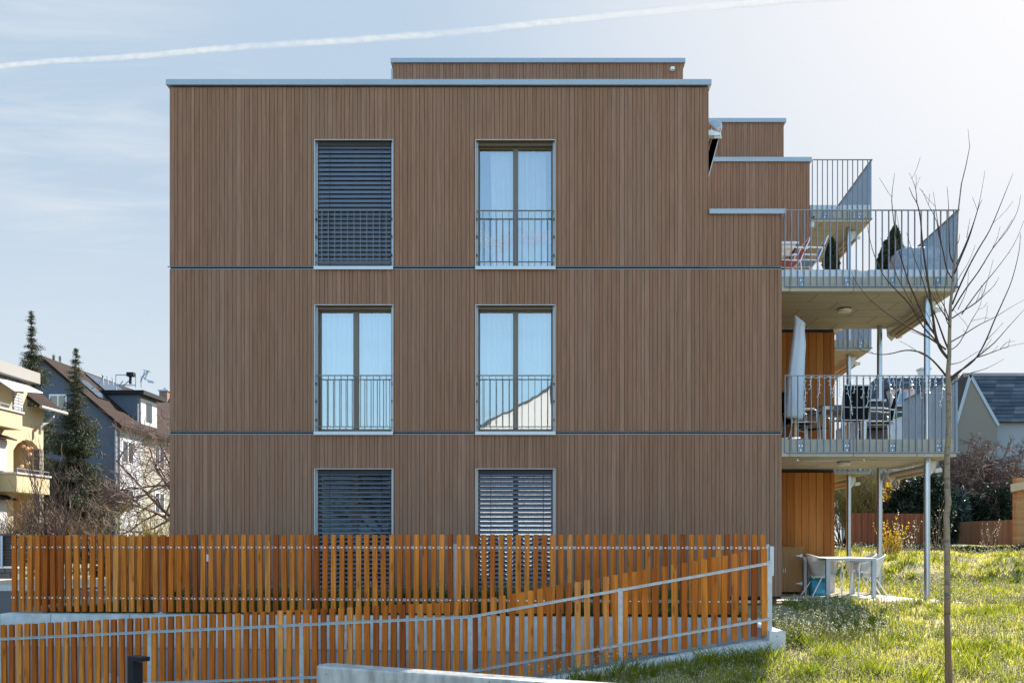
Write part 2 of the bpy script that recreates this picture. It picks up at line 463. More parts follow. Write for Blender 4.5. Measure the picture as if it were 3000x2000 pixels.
# the cirrus patch hangs to the left (cloud-plane position), elsewhere only a faint veil
gx = wmath('ADD', cx, 1.15); gy = wmath('ADD', cy, -2.2)
gx = wmath('ADD', gx, wmath('MULTIPLY', gy, .27))
d2 = wmath('ADD', wmath('MULTIPLY', gx, gx), wmath('MULTIPLY', wmath('MULTIPLY', gy, gy), .22))
patch = wrange(d2, .0, .34, 1., 0.)
cir = wmath('MULTIPLY', wrange(n1.outputs['Fac'], .38, .70, 0, 1), wmath('ADD', wmath('MULTIPLY', patch, .6), wmath('MULTIPLY', wrange(n2.outputs['Fac'], .45, .7, 0, 1), .22)))
# milky air: more of it low down and towards the sun
sv = nt.nodes.new('ShaderNodeVectorMath'); sv.operation = 'DOT_PRODUCT'; nt.links.new(tc.outputs['Generated'], sv.inputs[0]); sv.inputs[1].default_value = SUN
near = wrange(sv.outputs['Value'], .76, .985, 0, 1)
near2 = wrange(sv.outputs['Value'], .1, .85, 0, 1)
low = wrange(sep.outputs[2], 0., .5, 1, 0)
veil = wmath('MINIMUM', wmath('ADD', wmath('ADD', wmath('MULTIPLY', low, .30), wmath('MULTIPLY', near2, .75)), wrange(sep.outputs[1], -.4, .2, .25, .8)), .985)
vc = mixc(nt, near, mixc(nt, wrange(sep.outputs[1], -.55, .15, 1, 0), mixc(nt, wrange(sep.outputs[2], .02, .42, 1, 0), VEIL, VEIL_LOW), VEIL_BACK), VEIL_SUN)
cb = mixc(nt, veil, sky.outputs[0], vc)
cb = mixc(nt, wmath('MINIMUM', cir, 1.), cb, CLOUD)
nt.links.new(cb, bg.inputs[0]); bg.inputs[1].default_value = SKY_S
nt.links.new(bg.outputs[0], wo.inputs[0])

SC.view_settings.view_transform = 'Standard'; SC.view_settings.look = 'None'
SC.view_settings.gamma = 1; SC.view_settings.exposure = EXPO
SC.render.engine = 'CYCLES'; SC.cycles.use_denoising = True
SC.cycles.max_bounces = 8; SC.cycles.diffuse_bounces = 4; SC.cycles.transparent_max_bounces = 24; SC.cycles.glossy_bounces = 4
SC.cycles.sample_clamp_indirect = 6; SC.cycles.volume_bounces = 1
# ------------------------------------------------------------------ the timber-clad apartment building
FY = 16.0                                   # distance of the front
SK = .076                                   # the east edges run back at a slight angle
apt = thing('apartment_building', 'brown timber clad block of flats with flat roofs and concrete balconies', 'apartment building', (-1, 25, 0))


def board_wall(parent, name, mt, x0, x1, z0, z1, y, openings=(), pat=(.085, .059), gap=.0065, seed=1, thick=.026, fit=None):
    """vertical boards of two alternating widths with open joints, cut round the openings"""
    rnd = random.Random(seed); mb = MB(); x = x0; i = 0
    while x < x1 - .004:
        w = min(pat[i % len(pat)] - gap, x1 - x); a, b = x, x + w
        spans = [(z0, z1)]
        cuts = sorted((o[2], o[3], o[0], o[1]) for o in openings if o[0] < b and o[1] > a)
        t = rnd.random(); dy = rnd.uniform(-.0025, .0025)
        ivs = [(a, b, z0, z1)]
        for (oz0, oz1, ox0, ox1) in cuts:
            new = []
            for (p, q, s, e) in ivs:
                if oz1 <= s or oz0 >= e or ox0 >= q or ox1 <= p: new.append((p, q, s, e)); continue
                if s < oz0: new.append((p, q, s, oz0))
                if e > oz1: new.append((p, q, oz1, e))
                if p < ox0 - .004: new.append((p, ox0, max(s, oz0), min(e, oz1)))
                if q > ox1 + .004: new.append((ox1, q, max(s, oz0), min(e, oz1)))
            ivs = new
        for (p, q, s, e) in ivs:
            mb.box(p, q, y + dy, y + thick + dy, s + .002, e - .002, min(1, max(0, t + rnd.uniform(-.06, .06))))
        x += pat[i % len(pat)]; i += 1
    return mb.build(name, mt, parent)


ZJ = (0.0, 2.856, 5.704, 8.84)
WX = ((xx(921, FY), xx(1152, FY)), (xx(1393, FY), xx(1627, FY)))
WZ = ((-.02, 2.225), (2.856, 5.055), (5.704, 7.905))
XL, XR, XT = xx(497, FY), xx(2290, FY), xx(2076, FY)
for k in range(3):
    ops = [(wx[0], wx[1], WZ[k][0] - .1, WZ[k][1]) for wx in WX]
    xr = XT if k == 2 else XR
    board_wall(apt, 'wall', M['clad'], XL, xr, ZJ[k] + .019, ZJ[k + 1] - .034, FY, ops, seed=10 + k)
    # shadow layer behind the joints, split round the windows
    mb = MB(); zs0, zs1 = ZJ[k] - .02, ZJ[k + 1] + (.0 if k < 2 else -.03)
    xs = [XL + .004, WX[0][0], WX[0][1], WX[1][0], WX[1][1], xr - .004]
    for i in range(5):
        if i % 2 == 0: mb.box(xs[i], xs[i + 1], FY + .03, FY + .30, zs0, zs1)
        else: mb.box(xs[i], xs[i + 1], FY + .03, FY + .30, WZ[k][1], zs1)
    mb.build('wall_core', M['backing'], apt)
board_wall(apt, 'wall', M['clad'], XT, XR, ZJ[2] + .019, zz(627, FY), FY, seed=14)
mb = MB(); mb.box(XT + .003, XR - .004, FY + .03, FY + .28, ZJ[2], zz(627, FY) - .002); mb.build('wall_core', M['backing'], apt)
# drip profiles between the storeys
for k in (1, 2):
    xs = [XL - .035, WX[0][0] - .012, WX[0][1] + .012, WX[1][0] - .012, WX[1][1] + .012, XR + .0]
    for i in (0, 2, 4):
        mb = MB(); mb.box(xs[i], xs[i + 1], FY - .018, FY + .03, ZJ[k] + .001, ZJ[k] + .008); mb.build('drip_profile', M['alu'], apt)
        mb = MB(); mb.box(xs[i] + .036 * (i == 0), xs[i + 1], FY - .004, FY + .03, ZJ[k] - .036, ZJ[k] - .028); mb.build('lower_profile', M['alu'], apt)
# solid bodies behind the cladding
mb = MB()
mb.box(XL + .02, XL + .30, FY + .30, 34, -.3, 8.7); mb.box(XR - .30, XR - .006, FY + .30, 18.9, -.3, 5.5)
mb.box(XT - .30, XT - .006, FY + .30, 20, 5.5, 8.7)
mb.box(XL + .02, 6.2, 33.8, 34.1, -.3, 8.7)
mb.build('side_wall', M['clad_fresh'], apt)
mb = MB(); mb.box(XL + .02, XT - .006, FY + .30, 34, 8.60, 8.80); mb.box(XL + .3, XR - .3, FY + .3, 34, 2.60, 2.80); mb.box(XL + .3, XR - .3, FY + .3, 34, 5.42, 5.62)
mb.box(-3.0, 3.3, 20.1, 26, 8.8, 11.2); mb.box(XT, 6.4, 18.95, 34, 5.27, 5.52); mb.box(XT, 6.5, 21.1, 34, 8.10, 8.35)
mb.build('floor_slab', M['conc'], apt)


def flashing(name, x0, x1, y, z0, z1, back=1.0, seams=()):
    mb = MB(); mb.box(x0, x1, y - .05, y - .042, z0, z1 - .004); mb.box(x0, x1, y - .05, y + back, z1 - .004, z1 + .004)
    mb.box(x0, x0 + .008, y - .042, y + back, z0, z1 - .004); mb.box(x1 - .008, x1, y - .042, y + back, z0, z1 - .004)
    mb.box(x0 + .008, x1 - .008, y - .042, y + .12, z0 - .004, z0)
    for s in seams: mb.box(s - .02, s + .02, y - .053, y - .05, z0 - .003, z1 + .002)
    return mb.build(name, M['alu'], apt)


flashing('roof_edge', xx(489, FY), xx(2083, FY), FY, zz(252, FY), zz(237, FY), 3, (xx(1015, FY), xx(1552, FY)))
flashing('parapet_cap', XT + .006, XR + .06, FY, zz(628, FY), zz(615, FY), .4)
# stair head and upper storeys set back
YA = 20.0
board_wall(apt, 'attic_wall', M['clad'], xx(1151, YA), xx(2001, YA), 8.7, zz(186, YA), YA, seed=21)
flashing('attic_roof_edge', xx(1145, YA), xx(2007, YA), YA, zz(186, YA), zz(174, YA), 3, (xx(1545, YA),))
YB = 21.0
board_wall(apt, 'upper_wall', M['clad'], 2.9, xx(2372, YB), 5.53, zz(475, YB), YB, seed=22)
mb = MB(); mb.box(2.9, xx(2372, YB) - .01, YB + .03, YB + .3, 5.3, zz(475, YB) - .01); mb.box(xx(2372, YB) - .3, xx(2372, YB) - .01, YB + .3, 34, 5.3, 8.6)
mb.build('wall_core', M['backing'], apt)
flashing('upper_roof_edge', 2.95, xx(2377, YB), YB, zz(475, YB), zz(463, YB), .3)
YC = 23.0
board_wall(apt, 'attic_wall', M['clad'], 2.6, xx(2296, YC), 8.3, zz(360, YC), YC, seed=23)
flashing('attic_roof_edge', 2.6, xx(2302, YC), YC, zz(360, YC), zz(349, YC), 3)
mb = MB(); mb.box(2.65, xx(2294, YC), YC + .03, 30, 8.2, zz(352, YC) - .02); mb.build('wall_core', M['backing'], apt)
YD = 18.9
XD = xx(2445, YD)
for (z0, z1, sd_) in ((-.1, 2.43, 31), (2.73, 5.285, 32)):
    board_wall(apt, 'recessed_wall', M['clad_fresh'], XR + .0, XD, z0 + .02, z1 - .07, YD, pat=(.150,), gap=.008, seed=sd_)
    mb = MB(); mb.box(XR - .28, XD - .01, YD + .03, YD + .3, z0, z1); mb.box(XD - .3, XD - .01, YD + .3, YB + .5, z0, z1); mb.build('wall_core', M['backing'], apt)
mb = MB(); mb.box(XD + .0, xx(2372, YB), YB + .2, 34, -.1, 5.27); mb.build('side_wall', M['clad_fresh'], apt)
mb = MB(); mb.box(4.72, XD - .12, YD - .05, YD - .01, zz(965, YD), zz(958, YD)); mb.build('light_strip', M['alu_white'], apt)

# ------------------------------------------------------------------ windows
rndw = random.Random(5)


def curtain_mesh(x0, x1, z0, z1, y, amp, lam, seed, slant=0):
    n = int((x1 - x0) / .012); v = []; f = []; rr = random.Random(seed); ph = rr.random() * 6
    for j in range(3):
        for i in range(n + 1):
            x = x0 + (x1 - x0) * i / n
            yy = y + amp * math.sin(x / lam * 6.28 + ph + .5 * math.sin(x * 9)) * (.7 + .3 * math.sin(x * 5 + ph)) + .3 * amp * math.sin(x / lam * 15)
            zf = j / 2
            v.append((x + slant * (1 - zf), yy * 1 + .004 * j, z0 + (z1 - z0) * zf))
    for j in range(2):
        for i in range(n):
            a = j * (n + 1) + i; f.append((a, a + 1, a + n + 2, a + n + 1))
    return v, f


def make_window(col, k, blind=None, balus=True, curtains=(), lab=None):
    x0, x1 = WX[col]; z0, z1 = WZ[k]; y = FY
    w = MB(); t = .009                                                       # thin metal lining standing just proud of the boards
    w.box(x0, x0 + t, y - .008, y + .20, z0, z1 - t); w.box(x1 - t, x1, y - .008, y + .20, z0, z1 - t); w.box(x0, x1, y - .008, y + .02, z1 - t, z1)
    win = w.build('window', M['alu_white'], apt)
    hd = MB(); hd.box(x0 + t, x1 - t, y + .02, y + .20, z1 - t, z1); hd.build('head_plate', M['bronze'], win)
    if lab: win['label'] = lab
    s = MB(); s.box(x0 - .004, x1 + .004, y - .045, y + .20, z0 - .004, z0 + .006); s.box(x0 - .004, x1 + .004, y - .045, y - .037, z0 - .052, z0 - .004)
    s.build('sill', M['alu_white'], win)
    for (a, b) in ((x0 + t, x0 + t + .034), (x1 - t - .034, x1 - t)):
        g = MB(); g.box(a, b, y + .075, y + .115, z0 + .01, z1 - t - .002); g.build('guide_rail', M['alu'], win)
    fx0, fx1, fz1, fy = x0 + .012, x1 - .012, z1 - .085, y + .20
    fr = MB()                                                                # bronze sash frame
    fr.box(x0 - .05, fx0 + .055, fy, fy + .07, z0 - .05, z1); fr.box(fx1 - .055, x1 + .05, fy, fy + .07, z0 - .05, z1)
    fr.box(fx0 + .055, fx1 - .055, fy, fy + .07, fz1, z1 + .02); fr.box(fx0 + .055, fx1 - .055, fy, fy + .07, z0 - .05, z0 + .075)
    xm = (x0 + x1) / 2
    fr.box(xm - .045, xm + .045, fy - .008, fy + .07, z0 + .075, fz1)
    fr.build('window_frame', M['bronze'], win)
    if not blind:
        hb = MB(); hb.box(x0 + t, x1 - t, y + .11, y + .19, z1 - .06, z1 - t); hb.build('blind_box', M['bronze'], win)
    for (a, b) in ((fx0 + .056, xm - .046), (xm + .046, fx1 - .056)):
        p = MB(); p.quad((a, fy + .035, z0 + .076), (b, fy + .035, z0 + .076), (b, fy + .035, fz1 - .001), (a, fy + .035, fz1 - .001)); p.build('pane', M['glass_dim'] if blind and not curtains else M['glass'], win)
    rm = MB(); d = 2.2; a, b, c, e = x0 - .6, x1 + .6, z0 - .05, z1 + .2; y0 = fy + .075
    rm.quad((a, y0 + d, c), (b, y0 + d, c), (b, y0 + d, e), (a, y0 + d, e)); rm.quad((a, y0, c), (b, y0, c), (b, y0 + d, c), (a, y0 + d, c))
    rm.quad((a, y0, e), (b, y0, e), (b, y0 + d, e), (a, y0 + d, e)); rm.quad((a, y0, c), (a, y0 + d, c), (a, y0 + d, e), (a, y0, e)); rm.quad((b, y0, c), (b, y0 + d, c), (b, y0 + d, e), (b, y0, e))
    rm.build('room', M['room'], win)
    for i, (ca, cb_, sl) in enumerate(curtains):
        v, f = curtain_mesh(ca, cb_, z0 + .02, z1 - .02, fy + .16 + .05 * i, .034, .125, col * 7 + k * 3 + i, sl)
        m_ = MB(); m_.add(v, f); m_.build('curtain', M['curtain'], win, smooth=True)
    if balus:
        br = MB(); zt, zb = zz(616, FY) - 5.704 + z0, z0 + .095
        br.bar((x0 + .02, y + .022, zt), (x1 - .02, y + .022, zt), .032, .016); br.bar((x0 + .02, y + .022, zb), (x1 - .02, y + .022, zb), .028, .014)
        n = 11
        for i in range(n):
            q = x0 + .02 + (x1 - x0 - .04) * (i + .95) / (n + .9); br.bar((q, y + .022, zb), (q, y + .022, zt), .011, .02, up=(0, 1, 0))
        br.build('balustrade', M['balus'], win)
        for sx in (x0 + .022, x1 - .022):
            for zq in (zt - .14, (zt + zb) / 2 - .0, zb + .12): bk = MB(); bk.box(sx - .012, sx + .012, y + .01, y + .06, zq - .016, zq + .016); bk.build('bracket', M['dark'], win)
    if blind:
        ang, pitch = blind; bl = MB(); zc = z1 - .09; a, b = x0 + t + .046, x1 - t - .046; yb = y + .095
        while zc > z0 + .05:
            # profiled slat: a bent blade with a small rolled lip
            pr = [(-.043, .0), (-.036, .006), (.0, .010), (.036, .004), (.043, -.004)]
            pts = []
            for (u, h) in pr:
                pts.append((yb + u * math.cos(ang) - h * math.sin(ang), zc + u * math.sin(ang) + h * math.cos(ang)))
            tt = rndw.uniform(.3, .7)
            for i in range(len(pts) - 1):
                (ya, za), (yc, ze) = pts[i], pts[i + 1]
                bl.extr([(a, ya, za), (a, yc, ze), (a, yc, ze + .0022), (a, ya, za + .0022)], (b - a, 0, 0), tt)
            zc -= pitch
        bl.build('blind', M['blind'], win)
        cd = MB()
        for q in (x0 + .255, x1 - .205): cd.bar((q, yb - .046, z0 + .05), (q, yb - .046, z1 - .03), .006, .004, up=(0, 1, 0))
        cd.box(a, b, y + .06, y + .14, z1 - .085, z1 - .018)
        cd.build('cord', M['cord'], win)
    return win


c1, c2 = WX
make_window(0, 2, blind=(R(60), .0775), lab='window with its dark louvred blind closed behind a railing')
wtop = make_window(1, 2, curtains=((c2[0] + .24, c2[1] - .62, .05), (c2[0] + .66, c2[1] - .16, .02)), lab='window with gathered sheer curtains and an orange streamer')
make_window(0, 1, curtains=((c1[0] + .02, c1[1] - .02, 0),), lab='window with white sheer curtains drawn across')
make_window(1, 1, curtains=((c2[0] + .02, c2[1] - .02, 0),), lab='window reflecting a white gabled house')
make_window(0, 0, blind=(R(25), .0775), balus=False, lab='window with half open louvres and a dark room')
make_window(1, 0, blind=(R(38), .0775), balus=False, curtains=((c2[0] + .0, c2[1] - .0, 0),), lab='window with half open louvres and a white curtain behind')  # white curtain behind the panes shows pale between the louvres
# orange paper streamers hanging inside the upper window
rs = random.Random(3); st = MB()
for (pa, pb) in ((1404, 1503), (1521, 1622)):
    for i in range(9):
        zb = zz(rs.uniform(655, 700), FY); pts = []
        sag = rs.uniform(.05, .30) if pa < 1450 else rs.uniform(.0, .14)
        ph = rs.random() * 6
        for j in range(13):
            u = j / 12; pts.append((xx(pa + (pb - pa) * u, FY + .28), FY + .285 + .006 * i, zb - sag * 4 * u * (1 - u) * (.6 + .4 * u) + .03 * math.sin(u * 9 + ph)))
        for j in range(12): st.bar(pts[j], pts[j + 1], .020, .004, tone=rs.random(), up=(0, 1, 0))
st.build('streamer', mat('orange_paper', [(.80, .22, .02), (.85, .36, .12), (.72, .18, .02)], .7, transl=.3), wtop)


# ------------------------------------------------------------------ balconies
def railing(parent, name, a, b, zt, zb, pitch, depth=.042, thick=.010, first=0., endpost=True):
    a = Vector((a[0], a[1], 0)); b = Vector((b[0], b[1], 0)); L = (b - a).length; u = (b - a) / L
    mb = MB()
    for z_ in (zt, zb):
        mb.obox(a + u * (L / 2) + Vector((0, 0, z_)), u, L / 2, depth / 2, .006)
    n = int((L - first) / pitch)
    for i in range(n + 1):
        p = a + u * (first + i * pitch)
        mb.obox(p + Vector((0, 0, (zt + zb) / 2)), u, thick / 2, depth / 2, (zt - zb) / 2 - .006)
    return mb.build(name, M['rail'], parent)


def make_awning(parent, x, y0, y1, z, skew=SK, arm=True):
    """rolled up awning hung under the slab edge: roller, front bar, folded arms, end plates"""
    dx = skew * (y1 - y0); mb = MB()
    mb.tube([(x, y0, z), (x + dx, y1, z)], .055, 12)
    mb.bar((x + .11, y0 - .02, z - .05), (x + .11 + dx, y1, z - .05), .05, .085)
    mb.bar((x + .02, y0 + .1, z - .085), (x + .02 + dx * .9, y1 - .2, z - .085), .035, .035)
    aw = mb.build('awning', mat('beige_awning', (.36, .30, .22), .6), parent)
    for yy in (y0 - .03, y1):
        e = MB(); sx = x + skew * (yy - y0)
        e.extr([(sx - .10, yy, z + .10), (sx - .09, yy, z - .05), (sx + .0, yy, z - .15), (sx + .09, yy, z - .05), (sx + .10, yy, z + .10)], (0, .02, 0))
        e.tube([(sx, yy - .012, z), (sx, yy, z)], .045, 14); e.box(sx - .07, sx - .02, yy, yy + .06, z + .10, z + .16)
        e.obox((sx + .14, yy, z - .06), (1, 0, .2), .06, .02, .035)
        e.build('end_plate', M['fixture'], aw)
    return aw


def make_balcony(x0, x1, y0, y1, zt, zb, rt, rb, pitch, brackets, flash=None, lamp=None, first=.04, awn=None, xb=None):
    dx = SK * (y1 - y0); xb = x0 + dx if xb is None else xb
    b = MB(); b.prism([(x0, y0), (x1, y0), (x1 + dx, y1), (xb, y1)], zb, zt - (.001 if flash else 0))
    b.prism([(x0, y0 - .012), (x1, y0 - .012), (x1, y0), (x0, y0)], zb, zb + .055)
    bal = b.build('balcony', M['conc_soff'], apt)
    railing(bal, 'railing', (x0 + .045, y0 - .035), (x1 + .02, y0 - .035), rt, rb, pitch, first=0)
    railing(bal, 'railing', (x1 + .02, y0 - .055), (x1 + .02 + dx, y1), rt, rb, .112, first=.10)
    for px in brackets:
        xx_ = px; pl = MB(); pl.box(xx_ - .052, xx_ + .052, y0 - .014, y0 - .002, rb + .006, rb + .17)
        p = pl.build('fixing_plate', M['rail'], bal)
        for (bx, bz) in ((-.026, .115), (.026, .115), (0, .04)): bo = MB(); bo.tube([(xx_ + bx, y0 - .020, rb + bz), (xx_ + bx, y0 - .013, rb + bz)], .011, 8); bo.build('bolt', M['screw'], bal)
    if flash:
        f = MB(); f.box(x0, x0 + (x1 - x0) * .44, y0 - .006, y0 + .25, zt, flash); f.box(x0 + (x1 - x0) * .50, x1, y0 - .006, y0 + .25, zt, flash); f.box(x0 + (x1 - x0) * .44, x0 + (x1 - x0) * .50, y0 + .03, y0 + .25, zt, flash - .01)
        f.box(x1 - .1, x1 + .0, y0 + .25, y1, zt, flash)
        f.build('edge_flashing', M['alu_white'], bal)
    if lamp:
        l = MB(); l.tube([(lamp[0], lamp[1], zb - .025), (lamp[0], lamp[1], zb + .0)], .125, 20); lo = l.build('ceiling_lamp', M['dark'], bal)
        l = MB(); l.tube([(lamp[0], lamp[1], zb - .07), (lamp[0], lamp[1], zb - .025)], [.115, .125], 20); l.build('diffuser', M['fixture'], lo) if False else l.build('lamp_diffuser', M['fixture'], bal)
    if awn: make_awning(bal, *awn)
    return bal


b2 = make_balcony(XR, 7.378, FY, YD, zz(811, FY), zz(853, FY), zz(618, FY), zz(841, FY), .112, [xx(q, FY) for q in (2349.5, 2482.6, 2618, 2751)], flash=zz(790, FY), lamp=(xx(2475, 17.2), 17.2), awn=(7.16, 16.55, 18.7, zz(853, FY) - .14), xb=XR)
b1 = make_balcony(XR, 7.378, FY, YD, zz(1286, FY), zz(1337, FY), zz(1101, FY), zz(1325, FY), .113, [xx(q, FY) for q in (2345, 2480.6, 2614, 2750)], lamp=(xx(2471, 17.0), 17.0), awn=(7.16, 16.55, 18.7, zz(1337, FY) - .14), xb=XR)
mb = MB(); zr = zz(1348, 16.15); mb.tube([(xx(2336, 16.15), 16.15, zr), (xx(2726, 16.15), 16.15, zr)], .007, 8)
for q in (2336, 2530, 2722): mb.tube([(xx(q, 16.15), 16.15, zr - .004), (xx(q, 16.15), 16.15, zz(1337, FY))], .007, 8); mb.tube([(xx(q, 16.15), 16.12, zr), (xx(q, 16.15), 16.18, zr)], .013, 8)
mb.build('curtain_rail', M['post'], b1)
YE = 21.1; XE = xx(2549, YE)
for (zt, rt, lab, x0) in ((8.47, zz(470, YE), 'top', 6.40), (5.533, 6.67, None, 6.42), (2.732, 3.83, None, 6.42)):
    make_balcony(x0, XE, YE, 24.2, zt, zt - .25, rt, zt - .19, .1145, (x0 + .33, x0 + 1.12), flash=zt + .13 if lab else None, awn=(XE - .24, YE + .55, 23.8, zt - .25 - .14))
pd = [(7.03, 16.36, -.1, zz(1337, FY)), (7.04, 18.6, -.1, zz(1337, FY)), (7.03, 16.36, zz(1286, FY), zz(853, FY)), (7.04, 18.6, zz(1286, FY), zz(853, FY)),
      (7.42, 21.5, -.1, 2.48), (7.42, 21.5, 2.73, 5.283), (7.42, 21.5, 5.53, 8.22)]
for (x, y, za, zb) in pd:
    mb = MB(); mb.tube([(x, y, za), (x, y, zb)], .052, 20)
    if za < 0: mb.tube([(x, y, za), (x, y, za + .012)], .08, 16)
    mb.build('post', M['post'], apt, smooth=False)

# awning cassette and floodlight on the flank of the top storey
ya = 16.25
cs = []
for s_, sc_ in ((0, 1.0), (.035, 1.0)):
    ring = []
    for k in range(24):
        a = 2 * math.pi * k / 24; r_ = 1 - .12 * math.cos(a - .9) ** 2
        u, v = .125 * math.cos(a) * r_, .082 * math.sin(a) * r_ * (1 + .18 * math.cos(a))
        ring.append((u, v))
    cs.append(ring)
c0 = at(2097, 362, ya)


def cass(y, k, sc=1.0): return [(c0.x + (u * math.cos(-.25) - v * math.sin(-.25)) * sc, y, c0.z + (u * math.sin(-.25) + v * math.cos(-.25)) * sc) for (u, v) in cs[k]]


mb = MB(); mb.loft([cass(ya, 0, .96), cass(ya + .03, 0), cass(19.6, 0)]); aw = mb.build('awning', M['alu_white'], apt)
mb = MB(); mb.loft([cass(ya - .008, 0, .78), cass(ya + .0, 0, .78)]); mb.build('end_plate', M['alu'], aw)
mb = MB()
for (pa, pb) in (((2115, 372), (2074, 523)), ((2086, 374), (2074, 420))): mb.bar(at(*pa, ya + .02), at(*pb, ya + .02), .008)
mb.build('pull_cord', M['white'], aw)
mb = MB(); mb.add([at(2086, 408, ya + .3), at(2108, 400, ya + .3), at(2078, 520, ya + .3), at(2074, 520, ya + .3), at(2074, 450, ya + .3)], [(0, 1, 2, 3, 4)])
mb.extr([at(2090, 385, ya + .3), at(2112, 380, ya + .3), at(2075, 515, ya + .3), at(2075, 440, ya + .3)], (0, 1.6, 0)); mb.build('awning_fabric', mat('grey_brown_awning_cloth', (.30, .25, .21), .9), aw)
mb = MB(); mb.extr([at(2074, 381, ya - .05), at(2084, 380, ya - .05), at(2112, 390, ya - .05), at(2113, 395, ya - .05), at(2098, 397, ya - .05), at(2074, 395, ya - .05)], (0, .12, 0))
fl = mb.build('floodlight', M['white'], apt)
mb = MB()
for q in (2096, 2103.5, 2111): mb.tube([at(q, 402, ya - .06), at(q, 402, ya + .04)], .026, 12)
mb.build('lamp_head', M['fixture'], fl)
mb = MB(); mb.tube([at(1970, 198, YA - .06), at(1970, 206, YA - .06)], .05, 10); mb.bar(at(1964, 205, YA - .04), at(1970, 205, YA), .03); mb.build('wall_lamp', M['white'], apt)
mb = MB(); mb.box(xx(596, FY - .02), xx(626, FY - .02), FY - .02, FY, zz(1644, FY), zz(1623, FY)); mb.build('vent_plate', M['white'], apt)
# ------------------------------------------------------------------ ground
UF0, UF1 = Vector((-7.98, 14.32)), Vector((3.44, 13.32))        # upper fence, left and right end
FF = [Vector((-9.0, 13.35)), Vector((-7.52, 13.12)), Vector((-.75, 11.92)), Vector((3.03, 11.7))]   # front fence


def lerp(a, b, t): return a + (b - a) * min(1, max(0, t))


def pl(pts, x):
    """piecewise linear"""
    if x <= pts[0][0]: return pts[0][1]
    for (a, va), (b, vb) in zip(pts, pts[1:]):
        if x <= b: return va + (vb - va) * (x - a) / (b - a)
    return pts[-1][1]


def yu(x): return UF0.y + (UF1.y - UF0.y) * (x - UF0.x) / (UF1.x - UF0.x)


def yf(x): return pl([(p.x, p.y) for p in FF], x)


def lump(x, y, s=1.0):
    return mnoise.noise((x * s, y * s, 3.7))


TERR = [(15.8, -.13), (17.5, -.10), (19, -.05), (20.7, -.04), (21.2, .30), (21.8, .44), (24.5, .48), (27, .48), (31, .50), (38, .62), (52, .72), (200, .7)]


def lawn_h(x, y):
    if y < 11.7: z = -.38 - .062 * (11.7 - y)
    elif y < 15.8: z = lerp(-.38, -.13, (y - 11.7) / 4.1)
    else: z = pl(TERR, y)
    if x < 3.15 and y < yf(x) + .4:
        z -= .135 * (3.15 - x) + .22 * max(0, .6 - x)
    if y > 19: z += (lump(x, y, .55) * .30 + lump(x, y, 1.4) * .09) * lerp(0, 1, (y - 19) / 3) * lerp(1, .3, (y - 26) / 8)
    else: z += lump(x, y, 1.1) * .025 + lump(x, y, 3.1) * .012
    return max(z, -1.45)


def ground_h(x, y):
    if x < 3.24:
        if y > yu(x) - .02 or y > 15:
            if x < -8.1 or (y > 18 and x < -6): return -.17 if y < 70 else -.17 + .004 * (y - 70)
            if y < 16.4: return lerp(-.17, .02, (y - yu(x)) / 2.2) + lump(x, y, 2.) * .015 * (1 if x > -7.4 else 0)
            return -.1 if x < 4.4 else lawn_h(x, y)
        if y > yf(x): return -1.5
        if x < -8.6: return -1.5
    if x < 3.24 and y < 20: return lawn_h(x, y) if y < yf(x) + .1 else -1.5
    return lawn_h(x, y)


def axis(dense, outer):
    a, b, st = dense; v = list(np.arange(a, b + 1e-6, st)); s = st
    lo, hi = a, b
    while hi < outer: s *= 1.35; hi += s; v.append(hi)
    s = st
    while lo > -outer: s *= 1.35; lo -= s; v.insert(0, lo)
    return v


gx, gy = axis((-9.5, 12, .11), 3000), axis((7.5, 28, .11), 3000)
GV = [(x, y, ground_h(x, y)) for y in gy for x in gx]; nx = len(gx)
GF = np.array([(j * nx + i, j * nx + i + 1, (j + 1) * nx + i + 1, (j + 1) * nx + i) for j in range(len(gy) - 1) for i in range(nx - 1)])
M['soil'] = mat('lawn_soil', (.20, .17, .085), .95, grain=(9, 9, 9), gamt=.5, stain=(.9, .9, .9), samt=.85, scol=(.105, .125, .03))
tag(np_mesh('ground', GV, GF, np.full(len(GF), .5), M['soil'], smooth=True), kind='structure')

mb = MB(); mb.prism([(XR + .0, 16.55), (5.9, 16.3), (6.75, 16.05), (7.3, 15.95), (7.62, 16.0), (7.40, 16.5), (7.15, 17.1), (6.9, 17.9), (6.6, YD - .06), (XR + .0, YD - .06)], -.3, -.088)
tag(mb.build('patio', M['paving']), kind='structure')
# street at the left
mb = MB(); mb.quad((-60, 9, -.162), (-8.25, 13.9, -.162), (-8.1, 20.8, -.162), (-60, 20.8, -.162)); tag(mb.build('road', M['asphalt']), kind='structure')
mb = MB(); mb.box(-60, -6.9, 20.8, 21.0, -.3, -.05); tag(mb.build('kerb', M['kerbstone']), kind='structure')
mb = MB(); mb.box(-60, -6.9, 21.0, 24.6, -.3, -.06); tag(mb.build('pavement', M['pave_pale']), kind='structure')
# footpath between the fences
mb = MB()
for i in range(len(FF) - 1):
    a, b = FF[i], FF[i + 1]; mb.quad((a.x, a.y, -1.49), (b.x, b.y, -1.49), (b.x, yu(b.x), -1.49), (a.x, yu(a.x), -1.49))
tag(mb.build('footpath', M['asphalt']), kind='structure')

# ------------------------------------------------------------------ concrete walls
U = Vector((UF1.x - UF0.x, UF1.y - UF0.y, 0)).normalized(); N_ = Vector((U.y, -U.x, 0))        # N_ points to the camera
rw = thing('retaining_wall', 'long grey concrete retaining wall under the upper picket fence', 'wall', (-2, 13.7, -1.5))


def wall_pt(s, n, z):
    p = Vector((UF0.x, UF0.y, 0)) + U * s + N_ * n; return (p.x, p.y, z)


